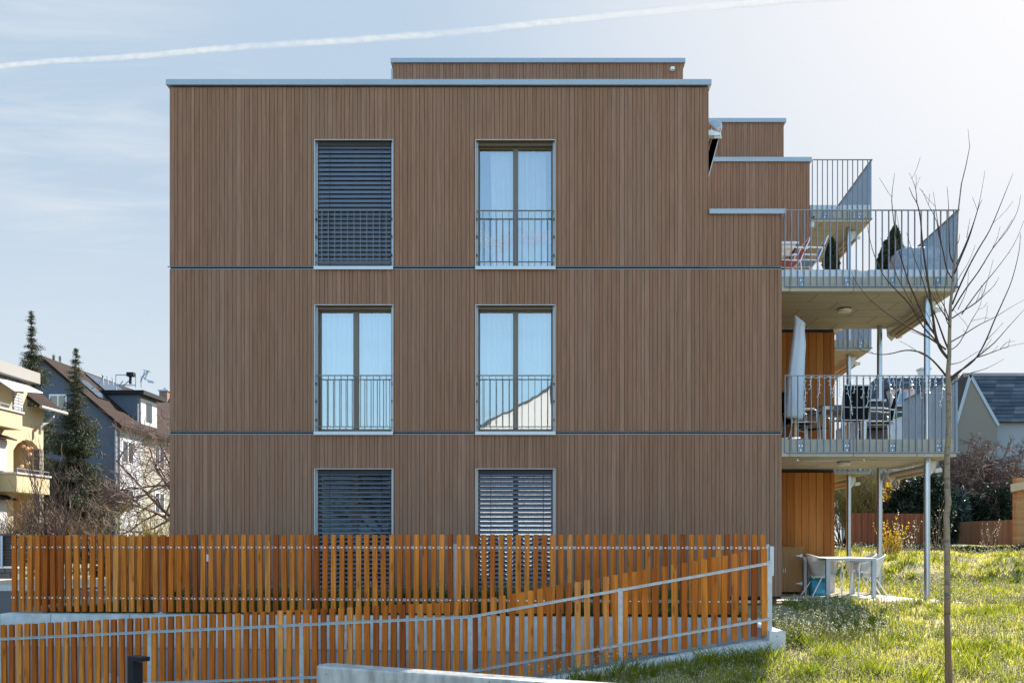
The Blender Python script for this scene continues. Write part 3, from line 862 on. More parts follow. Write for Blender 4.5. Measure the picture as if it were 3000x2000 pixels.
L_U = (UF1 - UF0).length
mb = MB(); a, b = -.12, L_U - .05
JZ = -.625
mb.add([wall_pt(a, .13, -.13), wall_pt(b, .13, -.125), wall_pt(b, -.14, -.125), wall_pt(a, -.14, -.13), wall_pt(a, .13, JZ), wall_pt(b, .13, JZ), wall_pt(b, -.14, JZ), wall_pt(a, -.14, JZ)],
       [(0, 1, 2, 3), (4, 5, 1, 0), (5, 6, 2, 1), (6, 7, 3, 2), (7, 4, 0, 3)])
mb.build('upper_course', M['conc_wall'], rw)
mb = MB()
mb.add([wall_pt(a, .115, JZ + .0), wall_pt(b, .115, JZ), wall_pt(b, -.14, JZ), wall_pt(a, -.14, JZ), wall_pt(a, .115, -1.6), wall_pt(b, .115, -1.6), wall_pt(b, -.14, -1.6), wall_pt(a, -.14, -1.6)],
       [(4, 5, 1, 0), (5, 6, 2, 1), (6, 7, 3, 2), (7, 4, 0, 3)])
mb.build('lower_course', M['conc_low'], rw)
mb = MB()   # short return on the right and the stepped plinth under the front fence
mb.prism([(3.0, 11.55), (3.2, 11.55), (3.2, yu(3.2) - .13), (3.0, yu(3.0) - .13)], -1.6, -.135)
mb.build('end_wall', M['conc'], rw)


def rail_z(x):
    return pl([(-9.0, -.452), (-7.52, -.402), (-.75, .018), (3.03, .713)], x)


def plinth_z(x): return rail_z(x) - .955


mb = MB(); xs = [-9.0, -7.52, -3, -.75, 1.15, 2.995]
vs = []; fs = []
for x in xs:
    y = yf(x); z = plinth_z(x)
    vs += [(x, y - .17, z), (x, y + .09, z), (x, y - .17, -1.6), (x, y + .09, -1.6)]
for i in range(len(xs) - 1):
    q = 4 * i; fs += [(q, q + 4, q + 5, q + 1), (q + 2, q + 6, q + 4, q), (q + 1, q + 5, q + 7, q + 3)]
mb.add(vs, fs)
mb.build('plinth', M['conc'], rw)
kw = thing('kerb_wall', 'low pale concrete wall with a rounded end in front of the picket fence', 'low wall', (0, 9, -1))
A, B = at(968, 1946, 9.35), at(1890, 2012, 8.55); th = .27
d_ = Vector((B.x - A.x, B.y - A.y, 0)).normalized(); n_ = Vector((d_.y, -d_.x, 0))
B = A + (B - A) * 1.35
pts = []; seg = []
top = [A + n_ * (th / 2)]
ring_t = []
for k in range(9):
    a_ = -math.pi / 2 + math.pi * -k / 8
    ring_t.append(A + n_ * (th / 2 * -math.sin(a_)) + d_ * (th / 2 * (-abs(math.cos(a_)))))
plan = ring_t + [B - n_ * (th / 2), B + n_ * (th / 2)]
plan = [B + n_ * (th / 2)] + ring_t + [B - n_ * (th / 2)]
lo_ = [(p.x, p.y, -1.6) for p in plan]; n_p = len(plan)
cen = sum(plan, Vector()) / n_p
hi1 = [(p.x, p.y, p.z - .018) for p in plan]
hi2 = []
for p in plan:
    ax_ = A + d_ * max(0, (p - A).dot(d_)); q = p + (ax_ - p) * .1; hi2.append((q.x, q.y, p.z))
mb = MB(); mb.add(lo_ + hi1 + hi2, [(i, (i + 1) % n_p, n_p + (i + 1) % n_p, n_p + i) for i in range(n_p)] + [(n_p + i, n_p + (i + 1) % n_p, 2 * n_p + (i + 1) % n_p, 2 * n_p + i) for i in range(n_p)] + [tuple(range(2 * n_p, 3 * n_p))])
mb.build('wall_body', M['conc_kerb'], kw)

# ------------------------------------------------------------------ picket fences
def slat(mb, p, u, n, w, th, z0, z1, rnd, cham=True):
    """one upright slat with a chamfered head; u along the fence, n towards the viewer"""
    a = p - u * (w / 2); t = rnd.random(); le = rnd.uniform(-.006, .006); w *= rnd.uniform(.95, 1.04); z1 += rnd.uniform(-.004, .004)
    q = [(-w / 2, z0), (w / 2, z0), (w / 2, z1 - .008), (w / 2 - .006, z1), (-w / 2 + .006, z1), (-w / 2, z1 - .008)]
    pts = [p + u * (x + (le if z > (z0 + z1) / 2 else -le)) + Vector((0, 0, z)) + n * (th / 2) for x, z in q]
    mb.extr(pts, n * -th, t)


M['galv_post'] = M['galv']
uf = thing('picket_fence', 'upper level picket fence of orange brown slats on the concrete wall before the flats', 'fence', (-2, 13.8, -.1))
rnd = random.Random(77)
npost = [xx(-10, 14.3)]
posts = []
for px in (471, 894, 1333, 1797, 2250):
    d = 14.2
    for _ in range(4): d = yu(xx(px, d)) 
    s = (Vector((xx(px, d), d)) - UF0).dot(Vector((U.x, U.y))); posts.append(s)
s0, bays = .0, []
nsl = 0; s = .05; rails = []; cuts = [-.03] + posts[:4] + [L_U]
pitch = .1262
for i in range(5):
    mb = MB()
    while s < cuts[i + 1] and s < L_U - .02:
        p = Vector(wall_pt(s, .035, 0)); zt = lerp(1.077, 1.083, s / L_U); zb = lerp(-.098, -.068, s / L_U)
        slat(mb, p, U, N_, .074, .038, zb, zt, rnd)
        for zq in (.888, .113):
            q = p + N_ * .0195 + Vector((0, 0, zq)); mb.obox(q, U, .011, .0025, .008, tone=2.)
        s += pitch + rnd.uniform(-.003, .003)
    mb.build('slat_panel', M['slat'], uf)
    for zq in (.888, .113):
        mb = MB(); mb.bar(wall_pt(cuts[i] + .002, .005, zq), wall_pt(cuts[i + 1] - .002, .005, zq), .010, .042); mb.build('rail', M['galv'], uf)
for k, s_ in enumerate(posts):
    mb = MB(); p = Vector(wall_pt(s_, -.035, 0))
    mb.obox(p + Vector((0, 0, .41)), U, .026 if k < 4 else .02, .026, .53)
    mb.build('post', M['galv'], uf)
    mb = MB(); mb.obox(p + Vector((0, 0, -.119)), U, .09, .06, .006); mb.build('base_plate', M['galv'], uf)
mb = MB(); e = Vector(wall_pt(L_U + .045, .0, 0)); mb.obox(e + Vector((0, 0, .70)), U, .028, .05, .21); mb.build('end_plate', M['alu_white'], uf)
# the part that turns back to the house at the left end
rf = thing('picket_fence', 'side picket fence in shadow running back to the flats behind the long upper fence', 'fence', (-7, 15, 0))
ra, rb_ = Vector((UF0.x + .02, UF0.y + .12, 0)), Vector((-5.86, 15.72, 0)); ru = (rb_ - ra).normalized(); rn = Vector((ru.y, -ru.x, 0)); Lr = (rb_ - ra).length
mb = MB(); s = .05
while s < Lr:
    slat(mb, ra + ru * s, ru, rn, .074, .038, lerp(-.06, .14, s / Lr), 1.055, rnd); s += pitch
mb.build('slat_panel', M['slat'], rf)
for (za, zb) in ((.15, .30), (.88, .88)):
    mb = MB(); mb.bar(ra - rn * .03 + Vector((0, 0, za)), rb_ - rn * .03 + Vector((0, 0, zb)), .010, .042); mb.build('rail', M['galv'], rf)
for u_ in (.18, .72, 1.35, Lr - .02):
    mb = MB(); mb.obox(ra + ru * u_ - rn * .06 + Vector((0, 0, .42)), ru, .024, .024, .54); mb.build('post', M['galv'], rf)

ff = thing('picket_fence', 'front picket fence with sloping steel rails along the sunken footpath', 'fence', (-2, 12.3, -1))
fposts = [xx(p, d) for p, d in ((-438, 13.3), (2, 13.12), (444, 12.75), (887, 12.35), (1378, 11.92), (1817, 11.8))] + [3.035]
for i in range(len(fposts) - 1):
    xa, xb = fposts[i], fposts[i + 1]; pa, pb = Vector((xa, yf(xa), 0)), Vector((xb, yf(xb), 0)); u = (pb - pa).normalized(); n = Vector((u.y, -u.x, 0)); L = (pb - pa).length
    k = max(1, round(L / .1235)); mb = MB()
    for j in range(k):
        p = pa + u * (L * (j + .5) / k); z = rail_z(p.x)
        if abs(p.x - xb) < .045 or abs(p.x - xa) < .045: continue
        slat(mb, p, u, n, .074, .038, z - .895, z + .20, rnd)
    mb.build('slat_panel', M['slat'], ff)
    for dz in (0, -.70):
        a3 = pa + n * .026 + Vector((0, 0, rail_z(xa) + dz)); b3 = pb + n * .026 + Vector((0, 0, rail_z(xb) + dz))
        mb = MB(); mb.bar(a3, b3, .012, .034); mb.bar(a3 + n * .012 + Vector((0, 0, .017)), b3 + n * .012 + Vector((0, 0, .017)), .028, .006)
        if dz == 0:
            for j in range(k):
                q = a3 + (b3 - a3) * ((j + .5) / k) + n * .0075; mb.obox(q, u, .008, .003, .008)
        mb.build('rail', M['galv'], ff)
for i, x in enumerate(fposts):
    y = yf(x); z = rail_z(x); mb = MB(); zt = z + (.025 if i < len(fposts) - 1 else .03)
    # T-profile post
    u = Vector((1, -.1, 0)).normalized(); n = Vector((u.y, -u.x, 0)); p = Vector((x, y, 0)); h = (zt - plinth_z(x)) / 2; zc = (zt + plinth_z(x)) / 2
    mb.obox(p + n * .015 + Vector((0, 0, zc)), u, .032, .005, h); mb.obox(p - n * .02 + Vector((0, 0, zc)), u, .005, .03, h)
    mb.build('post', M['galv'], ff)
    mb = MB(); mb.obox(p + Vector((0, 0, plinth_z(x) + .006)), u, .08, .06, .006); mb.build('base_plate', M['galv'], ff)

# bollard light
bo = thing('bollard_light', 'charcoal bollard light with a cap cantilevered to one side', 'bollard lamp', at(405, 2050, 9.2))
ang = R(-38); bu = Vector((math.cos(ang), math.sin(ang), 0)); bc = at(396, 1960, 9.2)
mb = MB(); mb.obox((bc.x, bc.y, (zz(1926, 9.2) - 1.4) / 2), bu, .052, .052, (zz(1926, 9.2) + 1.4) / 2); mb.build('shaft', M['anthra'], bo, bevel=.003)
mb = MB(); cu = Vector((1, -.12, 0)).normalized(); mb.obox(Vector((bc.x, bc.y, zz(1925.5, 9.2))) + bu * .066, bu, .118, .0535, .021); cp = mb.build('cap', M['anthra'], bo, bevel=.003)
mb = MB(); mb.obox(Vector((bc.x, bc.y, zz(1925.5, 9.2) - .022)) + bu * .12, bu, .05, .04, .002); mb.build('lamp_lens', M['fixture'], bo)
# white rounded board on the wall behind the slats
wp = MB(); c0_ = at(336, 1992, 14.15); ring = []
for k in range(13):
    a_ = math.pi * k / 12; ring.append((c0_.x + .125 * math.cos(a_), c0_.y - .16, zz(1987, 14.1) + .10 * math.sin(a_)))
ring += [(c0_.x - .125, c0_.y - .16, -1.49), (c0_.x + .125, c0_.y - .16, -1.49)]
wp.extr(ring, (0, .03, 0)); tag(wp.build('marker_board', M['white']), 'small white round topped board standing low behind the front fence slats', 'board')
bx = MB(); bx.box(xx(221, 14.1), xx(226, 14.1), 14.02, 14.06, zz(1888, 14.1), zz(1867, 14.1)); tag(bx.build('wall_box', M['alu_white'], bevel=.004), 'tiny pale box fixed to the retaining wall', 'box')
# ------------------------------------------------------------------ things on the balconies, terrace and patio
Z1, Z2, ZP = zz(1286, FY), zz(811, FY), -.088


def frame_chair(name, label, loc, rz, group):
    """stacking chair: silver tube frame, black mesh back and seat, arms.  Local +y is the way the sitter looks"""
    t = thing(name, label, 'chair', (0, 0, 0), group)
    for sx in (-.25, .25):
        mb = MB(); mb.tube([(sx, -.30, 0), (sx, -.215, .44), (sx, -.26, .70), (sx, -.345, 1.0)], .0125, 8); mb.build('leg', M['silver'], t)
        mb = MB(); mb.tube([(sx, .27, 0), (sx, .235, .64), (sx, .17, .665)], .0125, 8); mb.build('leg', M['silver'], t)
        mb = MB(); mb.tube([(sx, .20, .668), (sx, -.02, .66), (sx, -.25, .62)], .014, 8, sq=(1, 1.4)); mb.build('armrest', M['silver'], t)
        mb = MB(); mb.tube([(sx, .245, .43), (sx, -.225, .42)], .011, 8); mb.build('seat_rail', M['silver'], t)
    for pts_, r_ in (([(-.25, -.345, 1.0), (.25, -.345, 1.0)], .0125), ([(-.25, -.25, .63), (0, -.285, .615), (.25, -.25, .63)], .008), ([(-.25, -.225, .40), (.25, -.225, .40)], .010)): mb = MB(); mb.tube(pts_, r_, 8); mb.build('crossbar', M['silver'], t)
    mb = MB()
    for i in range(6):
        u0, u1 = i / 6, (i + 1) / 6; z0, z1 = .44 + .55 * u0, .44 + .55 * u1
        yb = lambda z: pl([(.44, -.215), (.70, -.26), (1.0, -.345)], z)
        mb.extr([(-.238, yb(z0), z0), (.238, yb(z0), z0), (.238, yb(z1), z1), (-.238, yb(z1), z1)], (0, .012, 0))
    mb.build('backrest', M['black'], t)
    mb = MB(); mb.box(-.238, .238, -.22, .24, .425, .44); mb.build('seat', M['black'], t)
    t.location = loc; t.rotation_euler = (0, 0, rz)
    return t


ch0 = frame_chair('balcony_chair', 'black mesh chair with its back to the railing in front of the table', (xx(2493, 16.75), 16.78, Z1), R(3), 'silver framed balcony chairs')
dup(ch0, (xx(2583, 17.0), 17.15, Z1), R(78), 'black mesh chair turned sideways at the outer end of the balcony table')
dup(ch0, (xx(2350, 17.1), 17.3, Z1), R(-86), 'silver framed chair between the closed parasol and the balcony table')
dup(ch0, (xx(2392, 17.9), 18.15, Z1), R(-130), 'silver framed chair half hidden behind the balcony table by the recessed wall')
dup(ch0, (xx(2560, 18.2), 18.3, Z1), R(170), 'black mesh chair on the far side of the balcony table')
t = thing('balcony_table', 'dark topped dining table with silver legs on the middle balcony', 'table', (5.8, 17.3, Z1))
x0, x1, y0, y1, zt = xx(2411, 16.9), xx(2537, 16.9), 16.9, 18.1, zz(1186, 16.9)
mb = MB(); mb.box(x0, x1, y0, y1, zt - .015, zt); mb.build('table_top', M['dark'], t)
mb = MB()
mb.box(x0, x1, y0, y0 + .03, zt - .075, zt - .016); mb.box(x0, x1, y1 - .03, y1, zt - .075, zt - .016); mb.box(x0, x0 + .03, y0 + .03, y1 - .03, zt - .075, zt - .016); mb.box(x1 - .03, x1, y0 + .03, y1 - .03, zt - .075, zt - .016)
mb.build('table_frame', M['silver'], t)
for (lx, ly) in ((x0, y0), (x1 - .055, y0), (x0, y1 - .055), (x1 - .055, y1 - .055)):
    mb = MB(); mb.box(lx, lx + .055, ly, ly + .055, Z1, zt - .076); mb.build('leg', M['silver'], t)
# dark grill behind the table
t = thing('barbecue_grill', 'black lidded barbecue with a silver lid edge and side shelf behind the balcony chairs', 'barbecue', (6.75, 18.45, Z1))
gx0, gx1, gry = xx(2530, 18.3), xx(2602, 18.3), 18.3
mb = MB(); mb.box(gx0, gx1, gry, gry + .45, Z1 + .05, Z1 + .62); mb.build('cart', mat('brown_cart_panel', (.06, .042, .035), .6), t)
mb = MB(); mb.extr([(gx0, gry, zz(1215, gry)), (gx0, gry + .48, zz(1215, gry)), (gx0, gry + .48, zz(1190, gry)), (gx0, gry + .3, zz(1175, gry)), (gx0, gry + .06, zz(1178, gry)), (gx0, gry, zz(1190, gry))], (gx1 - gx0, 0, 0)); l_ = mb.build('lid', M['dark'], t)
mb = MB(); mb.tube([(gx0 + .02, gry - .03, zz(1198, gry)), (gx1 - .02, gry - .03, zz(1198, gry))], .012, 8); mb.build('handle', M['silver'], l_)
mb = MB(); mb.box(gx0 + .01, gx1 - .01, gry + .06, gry + .32, zz(1175, gry) + .012, zz(1172, gry) + .03); mb.build('lid_edge', M['alu_white'], t)
mb = MB(); mb.box(gx1 + .01, xx(2647, gry), gry + .02, gry + .42, zz(1218, gry), zz(1207, gry)); mb.build('side_shelf', M['dark'], t)
mb = MB(); mb.box(gx0 - .01, gx1 + .01, gry - .02, gry + .47, Z1 + .63, zz(1215, gry) - .004); mb.build('firebox', M['dark'], t)

# closed parasol in its cover
t = thing('closed_parasol', 'tall closed parasol under a pale grey cover on the middle balcony', 'parasol', (xx(2325, 16.7), 16.7, Z1))
d = 16.7
prof = [(2300, 2352, 1226), (2297, 2353, 1216), (2300, 2354, 1190), (2303, 2354, 1150), (2307, 2356, 1100), (2314, 2358, 1050), (2319, 2360.5, 1010), (2322, 2359, 990), (2325, 2357, 965), (2327, 2360, 952), (2328, 2366, 944)]
rings = []; rr = random.Random(4)
for i, (a, b, py) in enumerate(prof):
    c = (xx(a, d) + xx(b, d)) / 2; r = (xx(b, d) - xx(a, d)) / 2; z = zz(py, d); ring = []
    for k in range(28):
        th_ = 2 * math.pi * k / 28; w_ = 1 + .07 * math.sin(5 * th_ + i * .25) + .05 * math.sin(9 * th_ - i * .4)
        tilt = (.09 if i == len(prof) - 1 else 0) * -math.cos(th_) + (.03 * math.cos(th_) * -1 if i == 0 else 0)
        ring.append((c + r * math.cos(th_) * (w_ if abs(math.cos(th_)) < .9 else 1), d + r * .8 * math.sin(th_) * w_, z + tilt * 1.))
    rings.append(ring)
a, b = 2328, 2346; c = (xx(a, d) + xx(b, d)) / 2; r = (xx(b, d) - xx(a, d)) / 2
rings.append([(c + r * math.cos(2 * math.pi * k / 28), d + r * .5 * math.sin(2 * math.pi * k / 28), zz(930, d) - .05 * math.cos(2 * math.pi * k / 28)) for k in range(28)])
mb = MB(); mb.loft(rings); mb.build('cover', M['cover'], t, smooth=True)
mb = MB(); mb.tube([(xx(2330, d), d, Z1 + .03), (xx(2330, d), d, zz(1222, d))], .026, 12); mb.build('pole', M['wood_pole'], t)
mb = MB(); mb.loft([[(xx(2318, d) + r_ * math.cos(2 * math.pi * k / 24), d + .05 + r_ * .9 * math.sin(2 * math.pi * k / 24), Z1 + z_) for k in range(24)] for (r_, z_) in ((.33, .0), (.33, .05), (.26, .09), (.05, .11))])
mb.build('base', mat('grey_blue_base', (.10, .13, .17), .6), t, smooth=False)

# icicle fairy lights along the handrail
rs = random.Random(12); segs = []; bulbs = []
yl = FY - .075; zt = zz(1101, FY) - .02
xp = xx(2352, FY); prev = None
while xp < 7.33:
    ln = rs.choice((.18, .30, .42, .55, .26)) * (1.25 if xp < 5.6 else 1.); p = Vector((xp, yl + rs.uniform(-.01, .01), zt)); n = int(ln / .035)
    if prev is not None:
        m_ = (prev + p) / 2 + Vector((0, 0, -.03)); segs += [(prev, m_, .004, .004), (m_, p, .004, .004)]
    prev = p.copy(); dx = rs.uniform(-.006, .006)
    for i in range(n):
        q = p + Vector((dx + rs.uniform(-.014, .014), rs.uniform(-.006, .006), -.035)); segs.append((p, q, .0045, .0045))
        if i % 2 == 1:
            s_ = rs.choice((-1, 1)); b_ = q + Vector((s_ * rs.uniform(.02, .035), 0, -rs.uniform(.0, .02))); segs.append((q, b_, .0035, .0055))
        p = q
    xp += rs.uniform(.06, .16)
for i in range(14):
    p = Vector((7.405 + SK * .0, FY + .05, zt)); break
tag(segs_mesh('fairy_lights', [(tuple(a), tuple(b), r0, r1) for a, b, r0, r1 in segs], M['white'], sides=4), 'white icicle fairy lights hanging from the handrail of the middle balcony', 'fairy lights')

# ---- upper terrace
def strap_chair(name, label, loc, rz, strap, group, folded=False):
    t = thing(name, label, 'chair', (0, 0, 0), group); W_ = .44
    for sx in (-W_ / 2, W_ / 2):
        mb = MB(); mb.tube([(sx, -.22, 0), (sx, -.17, .44)], .011, 8); mb.build('leg', M['white'], t)
        mb = MB(); mb.tube([(sx, .22, 0), (sx, .19, .44)], .011, 8); mb.build('leg', M['white'], t)
        mb = MB(); mb.tube([(sx, -.30, .66), (sx, -.05, .68), (sx, .18, .68)], .015, 8); mb.build('armrest', M['white'], t)
        mb = MB(); mb.tube([(sx, .19, .44), (sx, .14, .67)], .010, 8); mb.build('arm_support', M['white'], t)
    mb = MB(); mb.tube([(-W_ / 2, -.17, .44), (-W_ / 2, .24, .46), (W_ / 2, .24, .46), (W_ / 2, -.17, .44), (-W_ / 2, -.17, .44)], .011, 8); mb.build('seat_frame', M['white'], t)
    mb = MB(); mb.tube([(-W_ / 2, -.17, .44), (-W_ / 2, -.36, .88), (W_ / 2, -.36, .88), (W_ / 2, -.17, .44)], .011, 8); mb.build('back_frame', M['white'], t)
    mb = MB()
    for i in range(6):
        x = -W_ / 2 + .05 + i * .068; mb.box(x, x + .045, -.165, .235, .452, .458)
    mb.build('seat', strap, t)
    mb = MB()
    for i in range(6):
        x = -W_ / 2 + .05 + i * .068; mb.extr([(x, -.18, .47), (x + .045, -.18, .47), (x + .045, -.35, .86), (x, -.35, .86)], (0, .005, .002))
    mb.build('backrest', strap, t)
    t.location = loc; t.rotation_euler = (0, 0, rz); return t


zc = zz(798, 17.0) - .33
strap_chair('terrace_chair', 'white tube chair with blue straps on the upper terrace', (xx(2360, 17.2), 17.2, Z2 + .14), R(86), M['blue'], 'strap chairs on the upper terrace')
strap_chair('terrace_chair', 'white tube chair with red straps low beside the folding table', (xx(2305, 16.8), 16.75, Z2), R(90), M['red'], 'strap chairs on the upper terrace')
t = thing('folding_table', 'white edged folding table against the wall on the upper terrace', 'table', (xx(2312, 17.4), 17.5, Z2))
ztb = zz(707, 17.0); mb = MB(); mb.box(XR + .02, xx(2341, 17), 17.0, 17.9, ztb - .035, ztb); mb.build('table_top', M['white'], t)
for yy in (17.05, 17.8):
    mb = MB(); mb.bar((xx(2338, 17), yy, ztb - .04), (XR + .10, yy, Z2), .025, .03); mb.build('leg', M['anthra'], t)
    mb = MB(); mb.bar((XR + .06, yy + .03, ztb - .04), (xx(2332, 17), yy + .03, Z2), .025, .03); mb.build('leg', M['anthra'], t)


def leaf_cloud(n, fn, size, seed, aspect=.45, droop=.0, align=None):
    """n leaf quads; fn(rng, n) -> centres (n,3) and outward directions (n,3)"""
    rg = np.random.default_rng(seed); c, o = fn(rg, n)
    d = o + rg.normal(0, .55, (n, 3)); d[:, 2] -= droop; d /= np.linalg.norm(d, axis=1, keepdims=True)
    r = rg.normal(0, 1, (n, 3)); s = np.cross(d, r); s /= np.linalg.norm(s, axis=1, keepdims=True)
    L = size * rg.uniform(.6, 1.4, (n, 1)); w = L * aspect
    V = np.stack([c - d * L * .5, c + s * w * .5, c + d * L * .5, c - s * w * .5], 1).reshape(-1, 3)
    Fq = np.arange(n * 4).reshape(n, 4)
    return V, Fq, rg.uniform(0, 1, n)


def potted_conifer(name, label, base, h, rad, seed, potm):
    t = thing(name, label, 'potted plant', base)
    b = Vector(base); mb = MB(); mb.loft([[(b.x + r_ * math.cos(2 * math.pi * k / 20), b.y + r_ * math.sin(2 * math.pi * k / 20), b.z + z_) for k in range(20)] for r_, z_ in ((rad * .6, 0), (rad * .8, .28), (rad * .85, .28), (rad * .85, .32))]); mb.build('pot', potm, t)
    mb = MB(); mb.tube([(b.x, b.y, b.z + .3), (b.x, b.y, b.z + h * .9)], [.02, .005], 6); mb.build('trunk', M['bark_low'], t)

    def fn(rg, n):
        u = rg.uniform(0, 1, n) ** .8; th = rg.uniform(0, 2 * np.pi, n); env = np.sin(np.clip(u * .86 + .14, 0, 1) * np.pi) ** .7
        env = np.where(u < .35, .75 + .25 * u / .35, np.clip((1 - u) / .65, 0, 1) ** .6)
        lob = 1 + .18 * np.sin(3 * th + seed + 6 * u) + .1 * np.sin(7 * th - 11 * u)
        rr = rad * env * lob * rg.uniform(.35, 1, n) ** .5
        c = np.stack([b.x + rr * np.cos(th), b.y + rr * np.sin(th), b.z + .30 + u * (h - .3)], 1)
        o = np.stack([np.cos(th) * .6, np.sin(th) * .6, np.full(n, .9)], 1); return c, o
    V, Fq, T = leaf_cloud(4200, fn, .07, seed, .4); np_mesh('crown', V, Fq, T, M['leaf_dark'], t); return t


tcm = mat('terracotta_pot', (.20, .10, .06), .8)
potted_conifer('potted_conifer', 'small cone shaped conifer in a pot near the strap chairs', (xx(2437, 17.3), 17.3, Z2), 1.08, .15, 3, M['anthra'])
potted_conifer('potted_conifer', 'larger bushy conifer in a pot beside the covered grill', (xx(2622, 17.4), 17.4, Z2), 1.34, .22, 8, tcm)
potted_conifer('potted_conifer', 'slim conifer in a pot tucked behind the larger bushy one', (xx(2596, 17.5), 17.5, Z2), 1.10, .17, 9, M['anthra'])
# flowers in a bowl in front of the small conifer
t = thing('flower_bowl', 'low bowl of white flowers at the foot of the small conifer', 'flower pot', (xx(2432, 16.8), 16.8, Z2))
b = Vector(t.location); mb = MB(); mb.loft([[(b.x + r_ * math.cos(2 * math.pi * k / 16), b.y + r_ * .5 * math.sin(2 * math.pi * k / 16), b.z + z_) for k in range(16)] for r_, z_ in ((.20, 0), (.27, .10))]); mb.build('bowl', tcm, t)


def fnb(rg, n):
    th = rg.uniform(0, 6.28, n); r_ = .27 * rg.uniform(0, 1, n) ** .5
    return np.stack([b.x + r_ * np.cos(th), b.y + r_ * .5 * np.sin(th), b.z + .10 + rg.uniform(0, .17, n)], 1), np.tile([0, 0, 1.], (n, 1))


V, Fq, T = leaf_cloud(500, fnb, .04, 2, .5); np_mesh('leaves', V, Fq, T, M['leaf_dark'], t)
V, Fq, T = leaf_cloud(110, fnb, .035, 5, .9); V[:, 2] += .03; np_mesh('blossom', V, Fq, T, M['petal'], t)
# covered grill: rounded lumpy box
t = thing('covered_grill', 'bulky grill under a wrinkled grey plastic cover on the upper terrace', 'covered grill', (7.0, 16.65, Z2))
gx0, gx1 = xx(2640, 16.5), xx(2762, 16.5); n = 26; rings = []
for i, (sc_, z_) in enumerate(((1.0, Z2), (1.0, Z2 + .25), (.99, Z2 + .5), (.94, zz(738, 16.6)), (.86, zz(729, 16.6)), (.6, zz(726, 16.6)))):
    ring = []
    for k in range(n):
        a = 2 * math.pi * k / n; cx_, sy_ = math.cos(a), math.sin(a); e = .35
        px_ = math.copysign(abs(cx_) ** e, cx_); py_ = math.copysign(abs(sy_) ** e, sy_)
        w_ = .015 * math.sin(k * 2.3 + i * 1.7)
        lean = -.10 * (1 if px_ < 0 else 0) * (1 - i / 5)
        ring.append(((gx0 + gx1) / 2 + (gx1 - gx0) / 2 * px_ * sc_ + w_ + lean, 16.72 + .26 * py_ * sc_ + w_, z_))
    rings.append(ring)
mb = MB(); mb.loft(rings); mb.build('cover', M['gcover'], t, smooth=True)

# ---- ground floor patio
t = thing('garden_cabinet', 'brown two door garden cabinet against the recessed timber wall', 'cabinet', (5.0, 18.4, ZP))
cx0, cx1, cy0, cy1, cz0, cz1 = XR + .06, xx(2351, 18.2), 18.2, 18.66, ZP + .05, zz(1606, 18.2)
mb = MB(); mb.box(cx0, cx1, cy0 + .022, cy1, cz0, cz1); mb.build('body', M['cab'], t)
mb = MB(); mb.box(cx0 - .01, cx1 + .02, cy0 - .02, cy1, cz1, cz1 + .03); mb.build('cabinet_top', M['cab'], t)
xm = xx(2296.5, 18.2)
for (a, b, hx) in ((cx0 + .004, xm - .002, -.02), (xm + .002, cx1 - .004, .02)):
    mb = MB(); mb.box(a, b, cy0, cy0 + .02, cz0 + .01, cz1 - .004)
    if b - a > .2: mb.box(a + .0, b, cy0 - .004, cy0, cz0 + .01, cz0 + .06); mb.box(a, b, cy0 - .004, cy0, cz1 - .07, cz1 - .004); mb.box(a, a + .05, cy0 - .004, cy0, cz0 + .06, cz1 - .07); mb.box(b - .05, b, cy0 - .004, cy0, cz0 + .06, cz1 - .07)
    dr = mb.build('door', M['cab'], t)
    h = MB(); h.bar((xm + hx, cy0 - .02, (cz0 + cz1) / 2 - .04), (xm + hx, cy0 - .02, (cz0 + cz1) / 2 + .04), .014); h.build('handle', M['alu_white'], dr)
    if hx > 0:
        for zq in (zz(1627, 18.2), zz(1708, 18.2)):
            h = MB(); h.extr([(cx1 - .13, cy0 - .010, zq - .006), (cx1 - .05, cy0 - .010, zq - .018), (cx1 - .03, cy0 - .010, zq - .028), (cx1 + .0, cy0 - .010, zq - .028), (cx1 + .0, cy0 - .010, zq + .028), (cx1 - .03, cy0 - .010, zq + .028), (cx1 - .05, cy0 - .010, zq + .018), (cx1 - .13, cy0 - .010, zq + .006)], (0, .005, 0)); h.build('hinge', M['white'], dr)
for lx in (cx0 + .05, cx1 - .08):
    mb = MB(); mb.box(lx, lx + .05, cy0 + .06, cy0 + .12, ZP, cz0); mb.build('foot', M['dark'], t)
t = thing('storage_box', 'plain white storage box beside the brown garden cabinet', 'box', (5.65, 18.6, ZP))
mb = MB(); mb.box(xx(2354, 18.45), xx(2446, 18.45), 18.45, 18.8, ZP, zz(1640, 18.45)); mb.build('body', M['white'], t, bevel=.01)
mb = MB(); mb.box(xx(2353, 18.44), xx(2447, 18.44), 18.43, 18.82, zz(1640, 18.45), zz(1632, 18.45)); mb.build('lid', M['white'], t, bevel=.006)
t = thing('garden_table', 'white metal framed garden table on the patio', 'table', (6.0, 17.6, ZP))
x0, x1, y0, y1, zt = xx(2421, 17.15), xx(2567, 17.15), 17.15, 18.35, zz(1634, 17.15)
mb = MB(); mb.box(x0 - .01, x1 + .01, y0 - .01, y1 + .01, zt - .012, zt); mb.build('table_top', M['white'], t)
mb = MB(); mb.box(x0, x1, y0, y0 + .03, zt - .045, zt - .013); mb.box(x0, x1, y1 - .03, y1, zt - .045, zt - .013); mb.box(x0, x0 + .03, y0 + .03, y1 - .03, zt - .045, zt - .013); mb.box(x1 - .03, x1, y0 + .03, y1 - .03, zt - .045, zt - .013); mb.build('table_frame', M['alu'], t)
for (lx, ly) in ((x0, y0), (x1 - .07, y0), (x0, y1 - .07), (x1 - .07, y1 - .07)):
    mb = MB(); mb.box(lx, lx + .07, ly, ly + .07, ZP, zt - .046); mb.build('leg', M['alu'], t)


